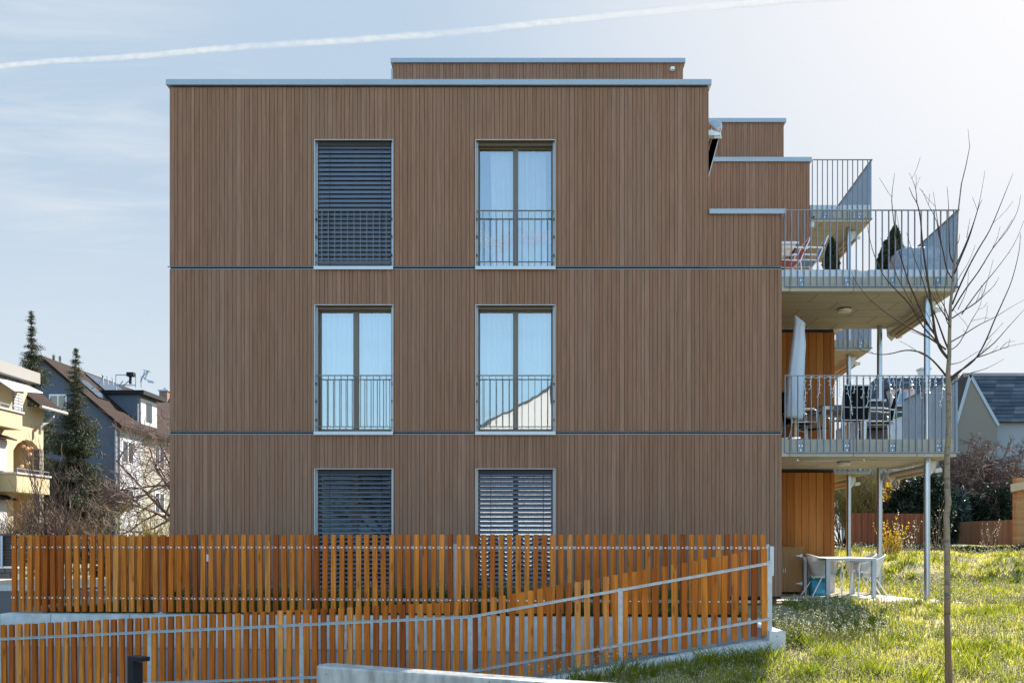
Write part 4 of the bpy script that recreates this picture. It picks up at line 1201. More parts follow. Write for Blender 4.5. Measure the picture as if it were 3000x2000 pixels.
def rope_chair(label, loc, rz, group):
    """tub chair: bent rim high at the back and low at the arms, strung with rope down to the seat ring.  Local +y is the way the sitter looks"""
    t = thing('rope_chair', label, 'chair', (0, 0, 0), group)
    rim = []; low = []
    for k in range(41):
        a = math.pi * (k / 40) * 1.12 - math.pi * .06
        s = math.sin(max(0, min(math.pi, a)))
        rim.append(Vector((-.315 * math.cos(a), -.45 * s + .24 - (.05 * s), .655 + .145 * s ** 1.6)))
        low.append(Vector((-.25 * math.cos(a), -.33 * s + .20, .42)))
    mb = MB(); mb.tube([rim[0] + Vector((.0, .06, -.10)), rim[0] + Vector((0, .045, -.02))] + rim + [rim[-1] + Vector((0, .045, -.02)), rim[-1] + Vector((0, .06, -.10))], .013, 8); mb.build('rim', M['white'], t)
    mb = MB()
    for k in range(0, 41): mb.tube([rim[k], low[k]], .0075, 5, cap=False)
    for k in range(0, 40): mb.tube([(rim[k] + rim[k + 1]) / 2, (low[k] + low[k + 1]) / 2 + Vector((0, 0, .0))], .0065, 5, cap=False)
    mb.build('rope_back', M['rope'], t)
    mb = MB(); ring = [(p.x, p.y) for p in low]; mb.prism([(-x, y) for x, y in ring][::1] if False else [(p.x, p.y) for p in low], .385, .425); mb.build('seat', M['rope'], t)
    mb = MB(); mb.prism([(p.x * .92, p.y * .92 + .01) for p in low], .425, .475); mb.build('cushion', mat('pale_cushion', (.62, .64, .68), .9), t, bevel=.015)
    for sx in (-1, 1):
        mb = MB(); mb.tube([rim[0 if sx < 0 else -1] + Vector((0, .06, -.10)), Vector((sx * .28, .28, .40)), Vector((sx * .295, .31, 0))], .012, 8); mb.build('leg', M['white'], t)
        mb = MB(); mb.tube([Vector((sx * .17, -.02, .39)), Vector((sx * .26, -.27, 0))], .012, 8); mb.build('leg', M['white'], t)
    t.location = loc; t.rotation_euler = (0, 0, rz); return t


r0 = rope_chair('white rope tub chair with the turquoise bag beneath it', (xx(2404, 17.75), 17.8, ZP), R(-83), 'white rope chairs round the garden table')
dup(r0, (xx(2548, 17.55), 17.5, ZP), R(85), 'white rope tub chair at the outer end of the garden table')
dup(r0, (xx(2527, 18.2), 18.2, ZP), R(88), 'white rope tub chair half hidden behind the outer one')
t = thing('plastic_bag', 'turquoise plastic sack with dark print standing beneath a white rope chair', 'bag', (xx(2402, 17.95), 18.0, ZP))
bx0, bx1, by = xx(2376, 17.9), xx(2427, 17.9), 17.9; bz1 = zz(1693, 17.9); rings = []
for i in range(7):
    u = i / 6; ring = []
    for k in range(24):
        a = 2 * math.pi * k / 24; e = .5; px_ = math.copysign(abs(math.cos(a)) ** e, math.cos(a)); py_ = math.copysign(abs(math.sin(a)) ** e, math.sin(a))
        w = (1 + .05 * math.sin(k * 1.9 + i)) * (1 - .10 * u ** 3); ring.append(((bx0 + bx1) / 2 + (bx1 - bx0) / 2 * px_ * w, by + .1 + .1 * py_ * w * (1 - .5 * u ** 2), ZP + (bz1 - ZP) * u + .012 * math.sin(k * 1.1) * u))
    rings.append(ring)
mb = MB(); mb.loft(rings, .8); bg_o = mb.build('sack', M['bag'], t, smooth=True)


def lettering(text, loc, size, mat_, parent):
    cu_ = bpy.data.curves.new('lettering', 'FONT'); cu_.body = text; cu_.size = size; cu_.extrude = .001; cu_.align_x = 'LEFT'
    tmp = bpy.data.objects.new('lettering', cu_); COL.objects.link(tmp); bpy.context.view_layer.update()
    me = bpy.data.meshes.new_from_object(tmp.evaluated_get(bpy.context.evaluated_depsgraph_get())); bpy.data.objects.remove(tmp)
    o = bpy.data.objects.new('lettering', me); COL.objects.link(o); o.parent = parent; me.materials.clear(); me.materials.append(mat_)
    o.location = Vector(loc) - wloc(parent); o.rotation_euler = (R(90), 0, 0); return o


lettering('TERRA', (xx(2408.5, 17.9), by - .012, zz(1704, 17.9)), .045, M['ink'], t)
lettering('Limeo', (xx(2408, 17.9), by - .012, zz(1724, 17.9)), .05, M['ink'], t)

# dry reed mat rolled along the roof edge
rs = random.Random(9); mb = MB()
for i in range(150):
    x = xx(1232 + i * 1.8, 16.4); mb.box(x, x + .008, 16.4, 16.42, 8.7, zz(236.5, 16.4) + rs.uniform(-.03, .02), rs.random())
tag(mb.build('reed_screen', M['twig_pale']), 'strip of dry reed matting just showing above the front roof edge', 'reed screen')
# ------------------------------------------------------------------ vegetation builders
def grow(rg, p, d, L, r, lev, segs, tones, nseg=4, kids_=(4, 5), spread=.7, ratio=.62, wob=.16, up=.12, rmin=.0025, start=.3):
    p = np.array(p, float); d = np.array(d, float); d /= np.linalg.norm(d); r0 = r; pts = [p.copy()]; dirs = [d.copy()]
    for i in range(nseg):
        d = d + rg.normal(0, wob, 3); d[2] += up; d /= np.linalg.norm(d); q = p + d * L / nseg; r1 = max(rmin, r0 * (1 - .75 * (i + 1) / nseg)) if lev else rmin
        r1 = max(rmin, r0 - (r - max(rmin, r * .35)) / nseg)
        segs.append((tuple(p), tuple(q), r0, r1)); tones.append(rg.uniform(0, 1)); p, r0 = q, r1; pts.append(p.copy()); dirs.append(d.copy())
    if lev <= 0: return
    for k in range(int(rg.integers(kids_[0], kids_[1] + 1))):
        u = rg.uniform(start, 1.); i = min(nseg - 1, int(u * nseg)); f = u * nseg - i; b = pts[i] * (1 - f) + pts[i + 1] * f; bd = dirs[i + 1]
        o = rg.normal(0, 1, 3); o -= bd * o.dot(bd); o /= np.linalg.norm(o); nd = bd * (1 - spread * .5) + o * spread
        grow(rg, b, nd, L * ratio * rg.uniform(.7, 1.15) * (1.15 - .4 * u), max(rmin, r * .5 * (1.2 - .5 * u)), lev - 1, segs, tones, nseg, kids_, spread, ratio, wob, up, rmin, .15)


def bare_tree(name, label, cat, base, h, r, lev, seed, mtw, mtr=None, kids_=(4, 6), lean=(0, 0), group=None, spread=.75, up=.12, stems=1, trunk_h=.28, ratio=.62, sides=3, rmin=.004, wob=.16):
    rg = np.random.default_rng(seed); t = thing(name, label, cat, base, group); b = np.array(base, float); segs = []; tones = []; tr = []
    for s in range(stems):
        if stems == 1:
            top = b + np.array([lean[0], lean[1], h * trunk_h]); tr.append((tuple(b), tuple(top), r, r * .8)); n = int(kids_[1]) + 1
            for k in range(n):
                a = 2 * math.pi * (k + rg.uniform(0, .6)) / n; nd = (math.cos(a) * spread, math.sin(a) * spread, .9 if k else 1.6)
                grow(rg, top - np.array([0, 0, h * .05 * rg.uniform(0, 1.5)]), nd, h * .48 * rg.uniform(.8, 1.15), r * .55, lev, segs, tones, 4, kids_, spread, ratio, wob, up, rmin)
        else:
            a = rg.uniform(0, 6.28); q = b + np.array([math.cos(a), math.sin(a), 0]) * rg.uniform(0, .12) * h; tlt = rg.uniform(.05, spread)
            tr.append((tuple(q - np.array([0, 0, .1])), tuple(q), r, r)); grow(rg, q, (math.cos(a) * tlt, math.sin(a) * tlt, 1), h * rg.uniform(.5, .85), r, lev, segs, tones, 4, kids_, .55, ratio, wob, up, rmin, .2)
    segs_mesh('trunk', tr, mtr or mtw, t, 6, [.3] * len(tr)); segs_mesh('crown', segs, mtw, t, sides, tones); return t


def spruce(label, base, h, rad, seed, n=9000, group='dark spruces by the old houses', sparse=.5):
    t = thing('spruce_tree', label, 'tree', base, group); b = np.array(base, float)
    mb = MB(); mb.tube([tuple(b), tuple(b + np.array([0, 0, h * .6])), tuple(b + np.array([0, 0, h]))], [.16, .08, .012], 7); mb.build('trunk', M['bark_low'], t)
    rg = np.random.default_rng(seed); C = []; O = []; segs = []; z = .06 * h
    while z < h * .99:
        u = z / h; R_ = rad * (1 - u) ** 1.0 * (.82 + .22 * math.sin(z * 2.1 + seed) + .1 * math.sin(z * 5.3)) + .02; nb = 4 + int(R_ * 3.2)
        for k in range(nb):
            a = rg.uniform(0, 6.283); rr = R_ * rg.uniform(.4, 1.35); m = max(6, int(22 * rr)); v = np.linspace(.1, 1, m); zk = z + rg.uniform(-.12, .12)
            dz = -(.30 + .25 * (1 - u)) * rr * v + .30 * rr * v ** 2.5 + (.25 * rr if u > .85 else 0) * v
            px_ = b[0] + math.cos(a) * rr * v; py_ = b[1] + math.sin(a) * rr * v; pz_ = b[2] + zk + dz
            segs.append(((px_[0], py_[0], pz_[0]), (px_[-1], py_[-1], pz_[-1]), .02, .005))
            for q in range(7):
                sp = .05 + .10 * rr * (1 - v * .5); hang = rg.uniform(0, .34, m) * min(1, rr) * (.4 + v * .6)
                C.append(np.stack([px_ + rg.normal(0, 1, m) * sp, py_ + rg.normal(0, 1, m) * sp, pz_ - hang], 1))
                O.append(np.stack([np.full(m, math.cos(a) * .5), np.full(m, math.sin(a) * .5), -.35 - hang * 2.5], 1))
        z += (.085 + .05 * (1 - u)) * rg.uniform(.7, 1.3)
    C = np.concatenate(C); O = np.concatenate(O)
    V, Fq, T = leaf_cloud(len(C), lambda g, k: (C, O), .155, seed, .32, .1)
    segs_mesh('limbs', segs, M['bark_low'], t, 3); V = (V.reshape(-1, 4, 3) - C[:, None]) * np.clip(1.15 - .75 * (C[:, 2:3] - b[2]) / h, .35, 1)[:, None] + C[:, None]; np_mesh('crown', V.reshape(-1, 3), Fq, T, M['leaf_spruce'], t); return t


def leafy(name, label, cat, base, h, rx, ry, seed, n, size, mt, lobes=5, aspect=.4, group=None, stem_m=None, shell=.45):
    t = thing(name, label, cat, base, group); b = np.array(base, float); rg0 = np.random.default_rng(seed)
    lc = np.stack([rg0.uniform(-.62, .62, lobes) * rx, rg0.uniform(-.6, .6, lobes) * ry, rg0.uniform(.25, .72, lobes) * h], 1); lr = rg0.uniform(.36, .55, lobes)

    def fn(rg, n):
        k = rg.integers(0, lobes, n); v = rg.normal(0, 1, (n, 3)); v /= np.linalg.norm(v, axis=1, keepdims=True)
        rr = (rg.uniform(shell, 1, n) ** .6)[:, None] * (1 + .22 * np.sin(5 * v[:, :1] + 7 * v[:, 2:3] + seed) + .1 * rg.normal(0, 1, (n, 1)))
        c = lc[k] + v * rr * lr[k][:, None] * np.array([rx, ry, h * .62]); c[:, 2] = np.clip(c[:, 2], .02 * h, None)
        return c + b, v
    V, Fq, T = leaf_cloud(n, fn, size, seed, aspect, .15)
    segs = []
    for k in range(lobes): segs.append((tuple(b), tuple(b + lc[k]), .04, .015))
    segs_mesh('stems', segs, stem_m or M['bark_low'], t, 5); np_mesh('foliage', V, Fq, T, mt, t); return t


# ------------------------------------------------------------------ left: old houses, trees, street edge
XF = -20.4


def fd(px): return XF * F / (px - PX)


M['yel_wall'] = mat('yellow_render', (.42, .345, .215), .9, grain=(6, 6, 6), gamt=.08, stain=(.6, .6, .6), samt=.2, scol=(.50, .40, .25))
M['ochre_wall'] = mat('ochre_render', (.48, .29, .08), .9)
M['tile'] = mat('brown_roof_tile', (.036, .021, .017), .85, spec=.1, grain=(3, 3, 3), gamt=.25, extra=masonry(3.2, 1, (.35, .3, .3), .3, .42, .05))
M['slate'] = mat('grey_slate_tile', (.125, .14, .175), .5, grain=(2.5, 2.5, 2.5), gamt=.35, extra=None)
M['grey_wall'] = mat('blue_grey_render', (.085, .097, .125), .9, grain=(3, 3, 3), gamt=.1)
M['white_wall'] = mat('white_render', (.42, .42, .44), .9, grain=(3, 3, 3), gamt=.06)
M['beige_reflection'] = mat('painted_pane_reflection', (.29, .25, .20), .9, grain=(3, 3, 3), gamt=.08)  # reflection colour for the panes in the grey gable
M['dark_glass'] = mat('dark_window', (.02, .025, .035), .08, spec=.8)
M['stone'] = mat('rubble_stone', (.16, .145, .13), .9, grain=(5, 5, 5), gamt=.3, extra=masonry(1.6, 1, (.25, .22, .2), .5, .28, .04))
M['lattice'] = mat('dark_lattice', (.05, .04, .035), .8)
M['brick'] = mat('chimney_brick', (.20, .12, .09), .9, grain=(6, 6, 6), gamt=.2)
M['lantern'] = mat('paper_lantern', (.80, .55, .36), .8, transl=.4)

yh = thing('yellow_house', 'yellow rendered house with balconies and an arched loggia behind the street', 'house', (-24, 35, -.5))


def wall_piece(pts_px, th=-.3):
    return [(XF, fd(px), zz(py, fd(px))) for px, py in pts_px]


mb = MB()
for pts in ([(-190, 1040), (-190, 1800), (39, 1800), (39, 1112)], [(115, 1190), (115, 1800), (127, 1800), (127, 1190)], [(39, 1390), (39, 1446), (115, 1446), (115, 1390)], [(39, 1112), (39, 1318), (50, 1300), (64, 1290), (80, 1287), (97, 1294), (109, 1308), (115, 1318), (115, 1190), (80, 1190), (80, 1126)]):
    mb.extr(wall_piece(pts), (-.3, 0, 0))
mb.box(-30, XF - .3, 38.3, 38.88, -1, 6.3); mb.box(-30, XF - .3, 25, 38.3, 5.2, 5.4)
mb.build('wall', M['yel_wall'], yh)
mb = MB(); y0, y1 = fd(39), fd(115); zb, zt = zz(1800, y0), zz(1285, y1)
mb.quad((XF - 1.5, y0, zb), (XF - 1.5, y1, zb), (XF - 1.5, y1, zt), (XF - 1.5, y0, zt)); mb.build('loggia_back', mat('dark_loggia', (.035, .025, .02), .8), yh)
mb = MB(); mb.quad((XF - .3, y1, zb), (XF - 1.5, y1, zb), (XF - 1.5, y1, zt), (XF - .3, y1, zt)); mb.quad((XF - .3, y0, zt), (XF - .3, y1, zt), (XF - 1.5, y1, zt), (XF - 1.5, y0, zt)); mb.quad((XF - .3, y0, zb), (XF - 1.5, y0, zb), (XF - 1.5, y0, zt), (XF - .3, y0, zt)); mb.build('loggia_reveal', M['ochre_wall'], yh)
mb = MB(); mb.box(XF - .2, XF + .02, fd(114), fd(124), 1.2, zz(1310, 38)); mb.build('stone_pier', M['stone'], yh)
mb = MB(); mb.box(-32, XF + .45, 25, 37.8, 7.28, 7.72); mb.build('roof', mat('grey_fascia', (.25, .24, .23), .9), yh)
mb = MB(); mb.extr([(-24, 37.62, 9.6), (XF + .53, 37.62, 6.42), (XF + .53, 37.62, 6.28), (-24, 37.62, 9.35)], (0, 2.0, 0)); mb.build('lean_to_roof', M['tile'], yh)
mb = MB(); mb.tube([(XF + .58, 37.6, 6.33), (XF + .58, 39.7, 6.33)], .07, 8); mb.tube([at(157, 1208, 38.9), at(155, 1222, 38.8), at(140, 1236, 38.7), at(124, 1244, 38.4), at(118, 1250, 38.3), at(117, 1272, 38.3)], .06, 8); mb.build('gutter', mat('grey_gutter', (.30, .28, .26), .5, metal=.3), yh)
mb = MB(); q0, q1 = fd(-30), fd(60); mb.extr([(XF, q0, zz(1098, q0)), (XF, q1, zz(1122, q1)), (XF + .9, q1 + .0, zz(1150, q1) - .02), (XF + .9, q0, zz(1125, q0) - .25)], (0, 0, .03)); mb.build('awning', M['cover'], yh)
for (x1_, ya_, yb_, zt_, zb_) in ((XF + .7, 30, 36.0, 5.83, 5.20), (XF + .75, 35.5, 37.95, 3.47, 2.78)):
    mb = MB(); mb.box(XF, x1_, ya_, yb_, zb_, zt_); bl = mb.build('balcony', M['yel_wall'], yh)
    mb = MB(); mb.box(XF, x1_ + .06, ya_ - .05, yb_ + .06, zt_, zt_ + .07); mb.build('coping', M['white_wall'], bl)
    mb = MB(); mb.bar((x1_, ya_, zt_ + .22), (x1_, yb_, zt_ + .22), .04)
    for q in np.linspace(ya_ + .05, yb_ - .05, 5): mb.bar((x1_, q, zt_ + .06), (x1_, q, zt_ + .21), .03)
    mb.build('railing', M['rail'], bl)
mb = MB(); mb.box(XF, XF + .05, fd(38), fd(50), zz(1205, fd(45)), zz(1145, fd(45))); mb.box(XF, XF + .05, fd(51), fd(63), zz(1208, fd(56)), zz(1150, fd(56))); mb.build('shutter', mat('louvred_shutter', (.50, .52, .55), .6, extra=masonry(1, 1, (.2, .2, .2), 8, .12, .03)), yh)
for (pa, pb, pya, pyb) in ((-30, 12, 1290, 1380), (-30, 12, 1465, 1575)):
    ya_, yb_ = fd(pa), fd(pb); mb = MB(); mb.box(XF, XF + .12, ya_, yb_, zz(pyb, yb_), zz(pya, yb_)); w_ = mb.build('window', M['white_wall'], yh)
    mb = MB(); mb.extr([(XF, ya_, zz(pya - 16, yb_)), (XF + .4, ya_, zz(pya - 4, yb_)), (XF + .4, ya_, zz(pya, yb_)), (XF, ya_, zz(pya - 8, yb_))], (0, yb_ - ya_ + .2, 0)); mb.build('canopy', M['tile'], w_)
for (px, py) in ((48, 1296), (57, 1292), (69, 1307), (80, 1313), (91, 1312), (88, 1330), (84, 1357), (64, 1365)):
    p = at(px, py, fd(px) + .15); mb = MB(); mb.loft([[(p.x + .075 * math.sin(a) * math.cos(2 * math.pi * k / 10), p.y + .075 * math.sin(a) * math.sin(2 * math.pi * k / 10), p.z + .065 * math.cos(a)) for k in range(10)] for a in np.linspace(.2, 2.94, 7)])
    tag(mb.build('paper_lantern', M['lantern'], smooth=True), 'round pale orange paper lantern hanging in the arched loggia of the yellow house', 'lantern', 'paper lanterns in the loggia')

gh = thing('grey_house', 'blue grey gabled house with a brown tiled roof and a flat topped dormer', 'house', (-27, 60, -.5))
D = 52.0; xr_, xg, xl_ = -23.19, -27.3, -31.4; ze, zr = 7.55, 11.1
mb = MB(); mb.extr([(xl_, D, -1), (xr_, D, -1), (xr_, D, ze), (xg, D, zr), (xl_, D, ze)], (0, .3, 0)); mb.build('gable_wall', M['grey_wall'], gh)
mb = MB(); mb.box(xr_ - .3, xr_, D + .3, 82, -1, ze - .02); mb.build('side_wall', mat('sand_render', (.25, .235, .205), .9, grain=(3, 3, 3), gamt=.1), gh)
mb = MB(); mb.box(xr_, xr_ + .12, D + .25, 55.2, -1, ze - .25); mb.build('bay_panel', mat('pale_bay_panel', (.30, .31, .345), .9), gh)
sl = (zr - ze) / (xg - xr_)
mb = MB(); ex = .45
mb.extr([(xg, D - .35, zr + .12), (xr_ + ex, D - .35, ze + sl * ex * 1. + .12), (xr_ + ex, D - .35, ze + sl * ex - .08), (xg, D - .35, zr - .08)], (0, 30.6, 0)); mb.extr([(xg, D - .35, zr - .08), (xl_ - ex, D - .35, ze + sl * ex - .08), (xl_ - ex, D - .35, ze + sl * ex + .12), (xg, D - .35, zr + .12)], (0, 30.6, 0))
mb.build('roof', M['tile'], gh)
mb = MB(); mb.box(-27, -23.55, 55.7, 58.6, 7.5, 9.62); dm = mb.build('dormer', M['grey_wall'], gh)
mb = MB(); mb.box(-27.2, -23.1, 55.5, 59.0, 9.62, 9.86); mb.build('dormer_roof', M['anthra'], dm)
mb = MB(); mb.box(-23.55, -23.47, 56.0, 58.4, 7.9, 9.45); mb.build('dormer_window', M['white_wall'], dm)
mb = MB(); mb.quad((-23.465, 56.75, 8.1), (-23.465, 57.65, 8.1), (-23.465, 57.65, 9.3), (-23.465, 56.75, 9.3)); mb.build('pane', M['dark_glass'], dm)
for (pa, pb, pya, pyb) in ((361, 390, 1295, 1354), (361, 390, 1436, 1490), (456, 480, 1312, 1365), (456, 480, 1445, 1500), (470, 492, 1310, 1330)):
    xw = xr_ + .14 if pa < 400 else xr_ + .02; ya_, yb_ = xw * F / (pa - PX), xw * F / (pb - PX); z0_, z1_ = zz(pyb, (ya_ + yb_) / 2), zz(pya, (ya_ + yb_) / 2)
    if pa == 470: continue
    mb = MB(); mb.box(xw - .04, xw, ya_ - .12, yb_ + .12, z0_ - .1, z1_ + .1); w_ = mb.build('window', M['white'], gh)
    ym = (ya_ + yb_) / 2
    for (a, b) in ((ya_, ym - .06), (ym + .06, yb_)):
        mb = MB(); mb.box(xw - .03, xw + .012, a, b, z0_, z1_); mb.build('pane', M['dark_glass'], w_)
g0, g1 = at(145, 1205, D), at(196, 1155, D)
mb = MB(); mb.box(g0.x, g1.x, D - .06, D, g0.z, g1.z); w_ = mb.build('window', M['white'], gh)
mb = MB(); mb.box(g0.x + .08, g0.x + .46, D - .075, D - .06, g0.z + .1, g1.z - .08); mb.box(g0.x + .54, g1.x - .06, D - .075, D - .06, g0.z + .1, g1.z - .08); mb.build('pane', M['beige_reflection'], w_)  # panes painted beige in place of a bright reflection
mb = MB(); mb.tube([(xr_ + .05, D - .12, -1), (xr_ + .05, D - .12, ze - .5)], .07, 8); mb.build('downpipe', M['white_wall'], gh)
mb = MB()
for (ua, ub, ya_, yb_) in ((.30, .62, 53.2, 54.6), (.08, .40, 56.2, 60.5)):
    f_ = lambda u: (xg + (xr_ - xg) * u, zr + (ze - zr) * u + .16)
    (xa, za), (xb, zb_) = f_(ua), f_(ub); mb.extr([(xa, ya_, za), (xb, ya_, zb_), (xb, yb_, zb_), (xa, yb_, za)], (0.02, 0, .04))
mb.build('skylight', M['dark_glass'], gh)
rg_ = thing('roof_mast', 'metal siren frame and lamp arms standing on the dormer of the grey house', 'roof mast', (-24.8, 57, 9.86))
mb = MB()
for (a, b) in (((340, 1098), (340, 1165)), ((340, 1098), (398, 1098)), ((398, 1098), (398, 1135)), ((414, 1102), (414, 1135)), ((340, 1128), (398, 1128)), ((358, 1132), (382, 1112)), ((350, 1130), (360, 1115)), ((418, 1104), (434, 1086)), ((418, 1104), (440, 1118)), ((412, 1120), (424, 1088)), ((424, 1112), (434, 1088)), ((300, 1095), (303, 1128)), ((314, 1100), (316, 1125)), ((329, 1105), (331, 1128)), ((290, 1128), (303, 1100))):
    mb.bar(at(*a, 56.5), at(*b, 56.5), .06)
mb.build('frame', M['galv'], rg_)
mb = MB(); mb.obox(at(384, 1097, 56.5), (1, 0, 0), .21, .2, .12); mb.obox(at(382, 1114, 56.5), (1, 0, 0), .06, .06, .22); mb.build('siren_box', M['anthra'], rg_)
mb = MB(); mb.obox(at(431, 1086, 56.5), (1, 0, -.2), .2, .15, .02); mb.obox(at(443, 1118, 56.5), (1, 0, -.2), .18, .1, .06); mb.build('lamp', M['galv'], rg_)
fh = thing('far_house', 'far house with a brown roof and brick chimney behind the bare tree', 'house', (-31, 82, 0))
mb = MB(); a = at(468, 1175, 80); mb.extr([(a.x - 1.2, 80, 10.9), (a.x + 6, 80, 10.9), (a.x + 6, 80, 14.2), (a.x + 1, 80, 13.4)], (0, 9, 0)); mb.build('roof', M['tile'], fh)
mb = MB(); mb.box(a.x - 1.5, a.x + 6, 80.3, 89, -1, 10.9); mb.build('wall', M['white_wall'], fh)
c_ = at(478, 1145, 79); mb = MB(); mb.box(c_.x - .34, c_.x + .34, 79, 79.7, 10.8, c_.z); ck = mb.build('chimney', M['brick'], fh)
mb = MB(); mb.box(c_.x - .42, c_.x + .42, 78.9, 79.8, c_.z, c_.z + .12); mb.tube([(c_.x, 79.4, c_.z + .12), (c_.x, 79.4, c_.z + .35)], .12, 8); mb.build('chimney_cap', M['galv'], ck)

spruce('tall dark spruce rising between the yellow and the grey house', (xx(92, 46), 46, -.6), zz(908, 46) + .6, 3.0, 5)
spruce('slender dark spruce standing in front of the grey gable wall', (xx(222, 44), 44, -.6), zz(1018, 44) + .6, 2.7, 6)
for px, py in ((157, 1034), (176, 1040)):
    spruce('distant spruce tip showing above the ridge of the grey house', (xx(px, 95), 95, 2), zz(py, 95) - 2, 2.2, 7 + px, n=1500, group='spruce tips behind the roof')
bare_tree('bare_tree', 'spreading bare tree whose limbs reach out from behind the flats', 'tree', (xx(560, 38), 38, -.4), 9.6, .18, 3, 23, M['twig_red'], kids_=(6, 7), spread=1.05, up=.03, wob=.22, trunk_h=.2, rmin=.008)
bare_tree('bare_sapling', 'thin dark sapling rising out of the brown shrub', 'tree', (xx(166, 29), 29, -.3), 4.6, .05, 2, 22, M['twig_red'], kids_=(4, 5), spread=.5, up=.3, rmin=.006)
for i, (px, d, h, lab) in enumerate(((75, 29.5, 1.9, 'brown twiggy shrub nearest the street behind the fence'), (150, 30, 2.2, 'broad brown twiggy shrub behind the fence'), (235, 30.5, 2.1, 'brown twiggy shrub in front of the slender spruce'))):
    bare_tree('bare_shrub', lab, 'shrub', (xx(px, d), d, -.25), h * 1.15, .02, 2, 40 + i, M['twig_pale'] if i != 1 else M['twig_red'], kids_=(5, 7), stems=22, spread=.75, up=.1, rmin=.006, group='brown shrubs behind the fence')
bare_tree('yellow_shrub', 'yellowish twig shrub before the white bay of the grey house', 'shrub', (xx(415, 31), 31, -.25), 2.4, .018, 2, 50, M['twig_yel'], kids_=(5, 6), stems=16, spread=.8, up=.08, rmin=.006)
leafy('evergreen_shrub', 'dark evergreen shrub beside the corner of the flats', 'shrub', (xx(520, 30), 30, -.25), 2.0, .45, .45, 61, 2500, .12, M['leaf_dark'], 4)
leafy('evergreen_shrub', 'low green shrub tucked behind the fence below the grey house', 'shrub', (xx(292, 28), 28, -.25), .85, .4, .4, 62, 1500, .10, M['leaf_dark'], 4)
sw = thing('garden_wall', 'stone garden wall with dark lattice panels along the street', 'garden wall', (-14, 25, -.1))
mb = MB(); mb.box(-30, xx(46, 25), 25, 25.35, -.2, zz(1664, 25)); mb.build('stone_wall', M['stone'], sw)
mb = MB(); mb.box(-30, xx(46, 25), 24.96, 25.36, zz(1664, 25), zz(1660, 25)); mb.build('coping', M['conc'], sw)
mb = MB(); mb.box(-30, xx(44, 25), 25.1, 25.16, zz(1659, 25), zz(1570, 25))
for k in range(9): mb.box(-30, xx(44, 25), 25.07, 25.1, zz(1655 - k * 9.5, 25), zz(1650 - k * 9.5, 25))
mb.box(-30, xx(47, 25), 25.02, 25.2, zz(1570, 25), zz(1563, 25)); mb.build('lattice_panel', M['lattice'], sw)
for q in (4, 43): mb = MB(); mb.box(xx(q, 25) - .03, xx(q, 25) + .03, 25.0, 25.06, zz(1660, 25), zz(1568, 25)); mb.build('post', M['galv'], sw)

# ------------------------------------------------------------------ right: fences, shrubs, neighbours
M['slat_pale'] = mat('pale_timber_slat', [(.24, .11, .06), (.31, .15, .085), (.37, .19, .11)], .8, spec=.1, grain=(10, 10, .8), gamt=.3)  # paler copy of the brown timber slats, used on the long fence


def timber_fence(label, a, b, z0a, z1a, z0b, z1b, seed, mt='slat_far'):
    t = thing('timber_fence', label, 'fence', a); a = Vector((a[0], a[1], 0)); b = Vector((b[0], b[1], 0)); L = (b - a).length; u = (b - a) / L; n = int(L / .075); rr = random.Random(seed); mb = MB()
    for i in range(n):
        f = (i + .5) / n; p = a + u * (L * f); mb.obox(p + Vector((0, 0, (lerp(z0a, z0b, f) + lerp(z1a, z1b, f)) / 2)), u, .027, .015, (lerp(z1a, z1b, f) - lerp(z0a, z0b, f)) / 2, rr.random())
    mb.build('slat_panel', M[mt], t)
    mb = MB(); o = Vector((-u.y, u.x, 0)) * .04
    for e in (.15, .85): mb.bar(a + o + Vector((0, 0, z0a + (z1a - z0a) * e)), b + o + Vector((0, 0, z0b + (z1b - z0b) * e)), .02, .07)
    mb.build('rail', M['slat_far'], t); return t


timber_fence('reddish brown slatted fence in shade behind the balcony posts', at(2490, 1500, 41), at(2720, 1500, 43), .45, zz(1502, 41), .45, zz(1504, 43), 1)
timber_fence('long brown slatted fence at the top of the sunlit lawn', at(2690, 1500, 54), at(3120, 1500, 36), .35, zz(1534, 54), .35, zz(1515, 36), 2, 'slat_pale')
leafy('round_hedge', 'big round dark evergreen bush behind the fences', 'bush', (xx(2704, 44.5), 44.5, .5), 3.7, 1.7, 1.4, 71, 30000, .16, M['leaf_hedge'], 9, .5)
for i, (px, d, h, r, lab) in enumerate(((2790, 48, 3.7, 1.4, 'bamboo like bush with arching pale tipped leaves'), (2868, 48.5, 3.5, 1.4, 'dark long leaved bush between the arching one and the slatted fence end'), (2942, 49, 3.3, 1.3, 'dark long leaved bush next to the timber shed'))):
    leafy('bamboo_bush', lab, 'bush', (xx(px, d), d, .5), h, r, 1.1, 80 + i, 8000, .32, M['leaf_bamboo'] if i == 0 else M['leaf_hedge'], 7, .16)
sh = thing('timber_shed', 'orange brown timber shed with a thick pale roof edge at the edge of view', 'shed', at(3030, 1600, 37))
a = at(2978, 1440, 37); mb = MB()
for i in range(24): mb.box(a.x, a.x + 3, 37, 37.3, .3 + i * .13, .3 + i * .13 + .126, (i * .37) % 1)
mb.build('wall', mat('orange_boards', [(.36, .15, .045), (.44, .20, .065)], .7, grain=(2, 2, 12), gamt=.2), sh)
mb = MB(); mb.extr([at(2960, 1418, 36.6), at(2961, 1440, 36.6), at(3090, 1414, 36.6), at(3090, 1390, 36.6)], (1.75, 3, 0)); mb.build('roof', mat('pale_boards', (.46, .32, .18), .7, grain=(3, 3, 14), gamt=.15), sh)

